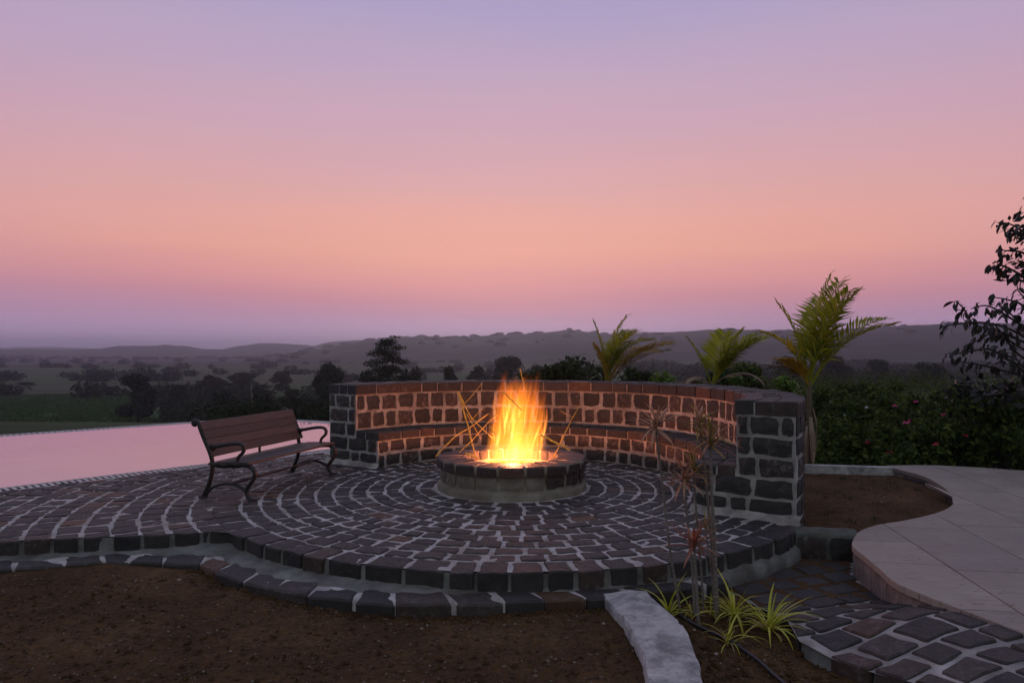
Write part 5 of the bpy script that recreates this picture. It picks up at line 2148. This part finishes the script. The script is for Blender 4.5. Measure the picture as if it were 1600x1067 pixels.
restl = MB()
for i, (p, d) in enumerate(leafpos):
    M, p = leaf_matrix(p, d, rr)
    me = LV[rr.randrange(4)]
    if i < 295:
        o = link("leaf", me, lt)
        o.matrix_local = Matrix.Translation(p) @ M
    else:
        MM = Matrix.Translation(p) @ M
        restl.add([MM @ q.co for q in me.vertices], [tuple(f.vertices) for f in me.polygons])
# lower hidden foliage of the tree, dense
rg = np.random.default_rng(20)
L = [(rr.uniform(-1.3, 0.6), rr.uniform(-0.4, 0.9), rr.uniform(0.3, 1.25), 0.32, 0.32, 0.22) for i in range(26)] + [(rr.uniform(-0.4, 0.9), rr.uniform(-0.3, 0.5), rr.uniform(1.2, 4.0), 0.35, 0.35, 0.3) for i in range(24)]
V, n_ = leaf_cloud(L, 2600, 0.075, rg, 0.45, 0.3, 0.1)
restl.add([Vector(q) for q in V], [(4 * i, 4 * i + 1, 4 * i + 2, 4 * i + 3) for i in range(n_)])
link("foliage", restl.mesh("foliage", MAT["fig_leaf"]), lt, kind="stuff")


# ------------------------------------------------------------------ dracaenas in the bed
def strap_leaf(L, w, bend, mat_, name="leaf", lift=0.0):
    V, Fs = [], []
    N = 7
    for i in range(N + 1):
        u = i / N
        ww = w * (0.55 + 0.45 * math.sin(math.pi * min(1, 0.2 + 0.6 * u))) * (1 - u ** 3) + 0.0003
        a = -bend * u
        x_ = L * (math.sin(bend * u) / max(bend, 1e-3) if bend > 0 else u)
        z_ = -L * ((1 - math.cos(bend * u)) / max(bend, 1e-3)) if bend > 0 else 0
        V += [Vector((x_, -ww, z_ + ww * 0.4)), Vector((x_, 0, z_)), Vector((x_, ww, z_ + ww * 0.4))]
    for i in range(N):
        b = i * 3
        Fs += [(b, b + 1, b + 4, b + 3), (b + 1, b + 2, b + 5, b + 4)]
    return make_mesh(name, V, Fs, mat_, True)


DL = {k: [strap_leaf(0.19, 0.0085, bnd, MAT[k]) for bnd in (0.15, 0.5, 0.9)] for k in ("drac_tan", "drac_green", "drac_red")}


def dracaena(stem_px, top_px, d, mk, n_l, size, label, seed, thick=0.011, mk2=None):
    rr = random.Random(seed)
    b = atd(stem_px[0], 970, d)
    b.z = -0.25
    o = thing("dracaena", label, "plant", b, 0, "dracaenas in the plant bed")
    pts = [Vector((0, 0, -0.03))] + [atd(p[0], p[1], d + rr.uniform(-0.03, 0.03)) - b for p in stem_px[1]] + [atd(top_px[0], top_px[1], d) - b]
    q = spline(pts, 6)
    mb = MB()
    mb.tube(q, [thick * (1 - 0.35 * i / len(q)) for i in range(len(q))], 8)
    link("stem", mb.mesh("stem", MAT["stem"], True), o)
    tp = q[-1]
    for k in range(n_l):
        a = k * 2.39996 + rr.uniform(-0.3, 0.3)
        e_ = math.radians(rr.choice([75, 60, 48, 35, 22, 8, -12]) + rr.uniform(-8, 8))
        me = rr.choice(DL[mk2 if (mk2 and rr.random() < 0.35) else mk])
        l = link("leaf", me, o)
        l.location = tp + Vector((0, 0, rr.uniform(-0.03, 0.03)))
        l.rotation_euler = (0, -e_, a)
        s_ = size * 1.3 * rr.uniform(0.7, 1.15)
        l.scale = (s_, s_ * 0.95, s_)
    return o


dracaena((1066, [(1047, 860), (1036, 765)]), (1024, 668), 4.62, "drac_tan", 34, 0.95, "tall slender dracaena with a tan rosette, leftmost in the plant bed", 1, 0.010)
dracaena((1086, [(1081, 880), (1073, 800)]), (1070, 752), 4.60, "drac_tan", 34, 0.85, "mid-height dracaena with a brownish rosette between the tall stems", 2, 0.010, "drac_red")
dracaena((1100, [(1095, 880), (1088, 800)]), (1084, 733), 4.66, "drac_green", 26, 0.75, "dracaena with an upright olive rosette behind the brownish one", 3, 0.008)
dracaena((1120, [(1117, 860), (1112, 770)]), (1110, 694), 4.58, "drac_green", 34, 0.9, "tall thick-stemmed dracaena with an olive rosette in front of the pillar", 4, 0.014, "drac_tan")
dracaena((1124, [(1112, 850), (1103, 750)]), (1093, 662), 4.66, "drac_green", 30, 0.75, "tallest dracaena with a small olive rosette left of the pillar", 5, 0.012, "drac_tan")
dracaena((1092, [(1088, 910), (1086, 880)]), (1085, 855), 4.50, "drac_red", 30, 0.95, "short dracaena with a bright red rosette lowest in the plant bed", 6, 0.011)
dracaena((1118, [(1112, 900), (1106, 850)]), (1102, 820), 4.64, "drac_green", 10, 0.5, "small thin dracaena shoot beside the thick stems", 7, 0.006)

SL = [strap_leaf(0.25, 0.0052, bnd, MAT["spider_leaf"]) for bnd in (0.7, 1.15, 1.6, 2.1)]
SD = [strap_leaf(0.15, 0.0035, bnd, MAT["drac_tan"]) for bnd in (0.9, 1.8)]
for i, (px, py, n_l, s, lab) in enumerate([
    (1044, 962, 13, 0.85, "small yellow green spider plant beside the white kerb"),
    (1148, 968, 24, 1.05, "spider plant with long yellow green blades in the middle of the bed"),
    (1200, 988, 30, 1.12, "largest yellow green spider plant beside the stone path"),
    (1138, 1008, 11, 0.75, "small low spider plant in front beside the black hose"),
    (1082, 966, 14, 0.65, "wilted spider plant with thin dry blades under the dracaenas"),
    (1110, 962, 10, 0.6, "sparse little spider plant at the foot of the thick dracaena stem"),
]):
    p = at(px, py, -0.25)
    o = thing("spider_plant", lab, "plant", p, 0, "spider plants in the plant bed")
    rr = random.Random(400 + i)
    for k in range(int(n_l * 1.6)):
        a = k * 2.39996 + rr.uniform(-0.4, 0.4)
        e_ = math.radians(rr.uniform(30, 86))
        dry = rr.random() < (0.65 if "wilted" in lab else 0.13)
        l = link("leaf", rr.choice(SD if dry else SL), o)
        if dry:
            l["label"] = "dry tan blade"
        l.location = (rr.uniform(-0.012, 0.012), rr.uniform(-0.012, 0.012), 0)
        l.rotation_euler = (rr.uniform(-0.3, 0.3), -e_, a)
        q = s * 1.22 * rr.uniform(0.65, 1.25)
        l.scale = (q, q, q)

# grass tufts on the bare soil
def tufts(name, spots, zf, seed, size):
    rg = random.Random(seed)
    mb = MB()
    for (x, y, n_, h) in spots:
        for k in range(n_):
            a = rg.uniform(0, 6.28)
            r_ = rg.uniform(0, 0.05) * size
            bx, by = x + r_ * math.cos(a), y + r_ * math.sin(a)
            z = zf(bx, by)
            hh = h * rg.uniform(0.5, 1.1)
            lean_ = Vector((math.cos(a), math.sin(a), 0)) * hh * rg.uniform(0.1, 0.9)
            sd = Vector((-math.sin(a), math.cos(a), 0)) * 0.0025
            b = len(mb.v)
            p0 = Vector((bx, by, z))
            mb.v += [p0 + sd, p0 - sd, p0 + lean_ * 0.4 + Vector((0, 0, hh * 0.6)) + sd * 0.7, p0 + lean_ * 0.4 + Vector((0, 0, hh * 0.6)) - sd * 0.7, p0 + lean_ + Vector((0, 0, hh * 0.8))]
            mb.f += [(b, b + 1, b + 3, b + 2), (b + 2, b + 3, b + 4)]
    link(name, mb.mesh(name, MAT["grass"]), kind="stuff")


rr = random.Random(66)
sp = []
for i in range(120):
    x, y = rr.uniform(2.55, 4.7), rr.uniform(6.0, 9.0)
    if in_poly(x, y, bed_poly) and mn.noise(Vector((x * 1.5, y * 1.5, 0))) > -0.05:
        sp.append((x, y, 14, rr.uniform(0.03, 0.07)))
tufts("grass", sp, bed_z, 67, 1.6)
sp = [(at(px, py, -0.22).x, at(px, py, -0.22).y, 10, rr.uniform(0.012, 0.03)) for px, py in ((255, 1003), (300, 1000), (160, 960), (560, 1010), (420, 985), (720, 1000), (15, 880), (650, 965), (925, 955), (930, 965), (120, 1040), (830, 1040))]
tufts("weeds", sp, soil_z, 68, 1.0)
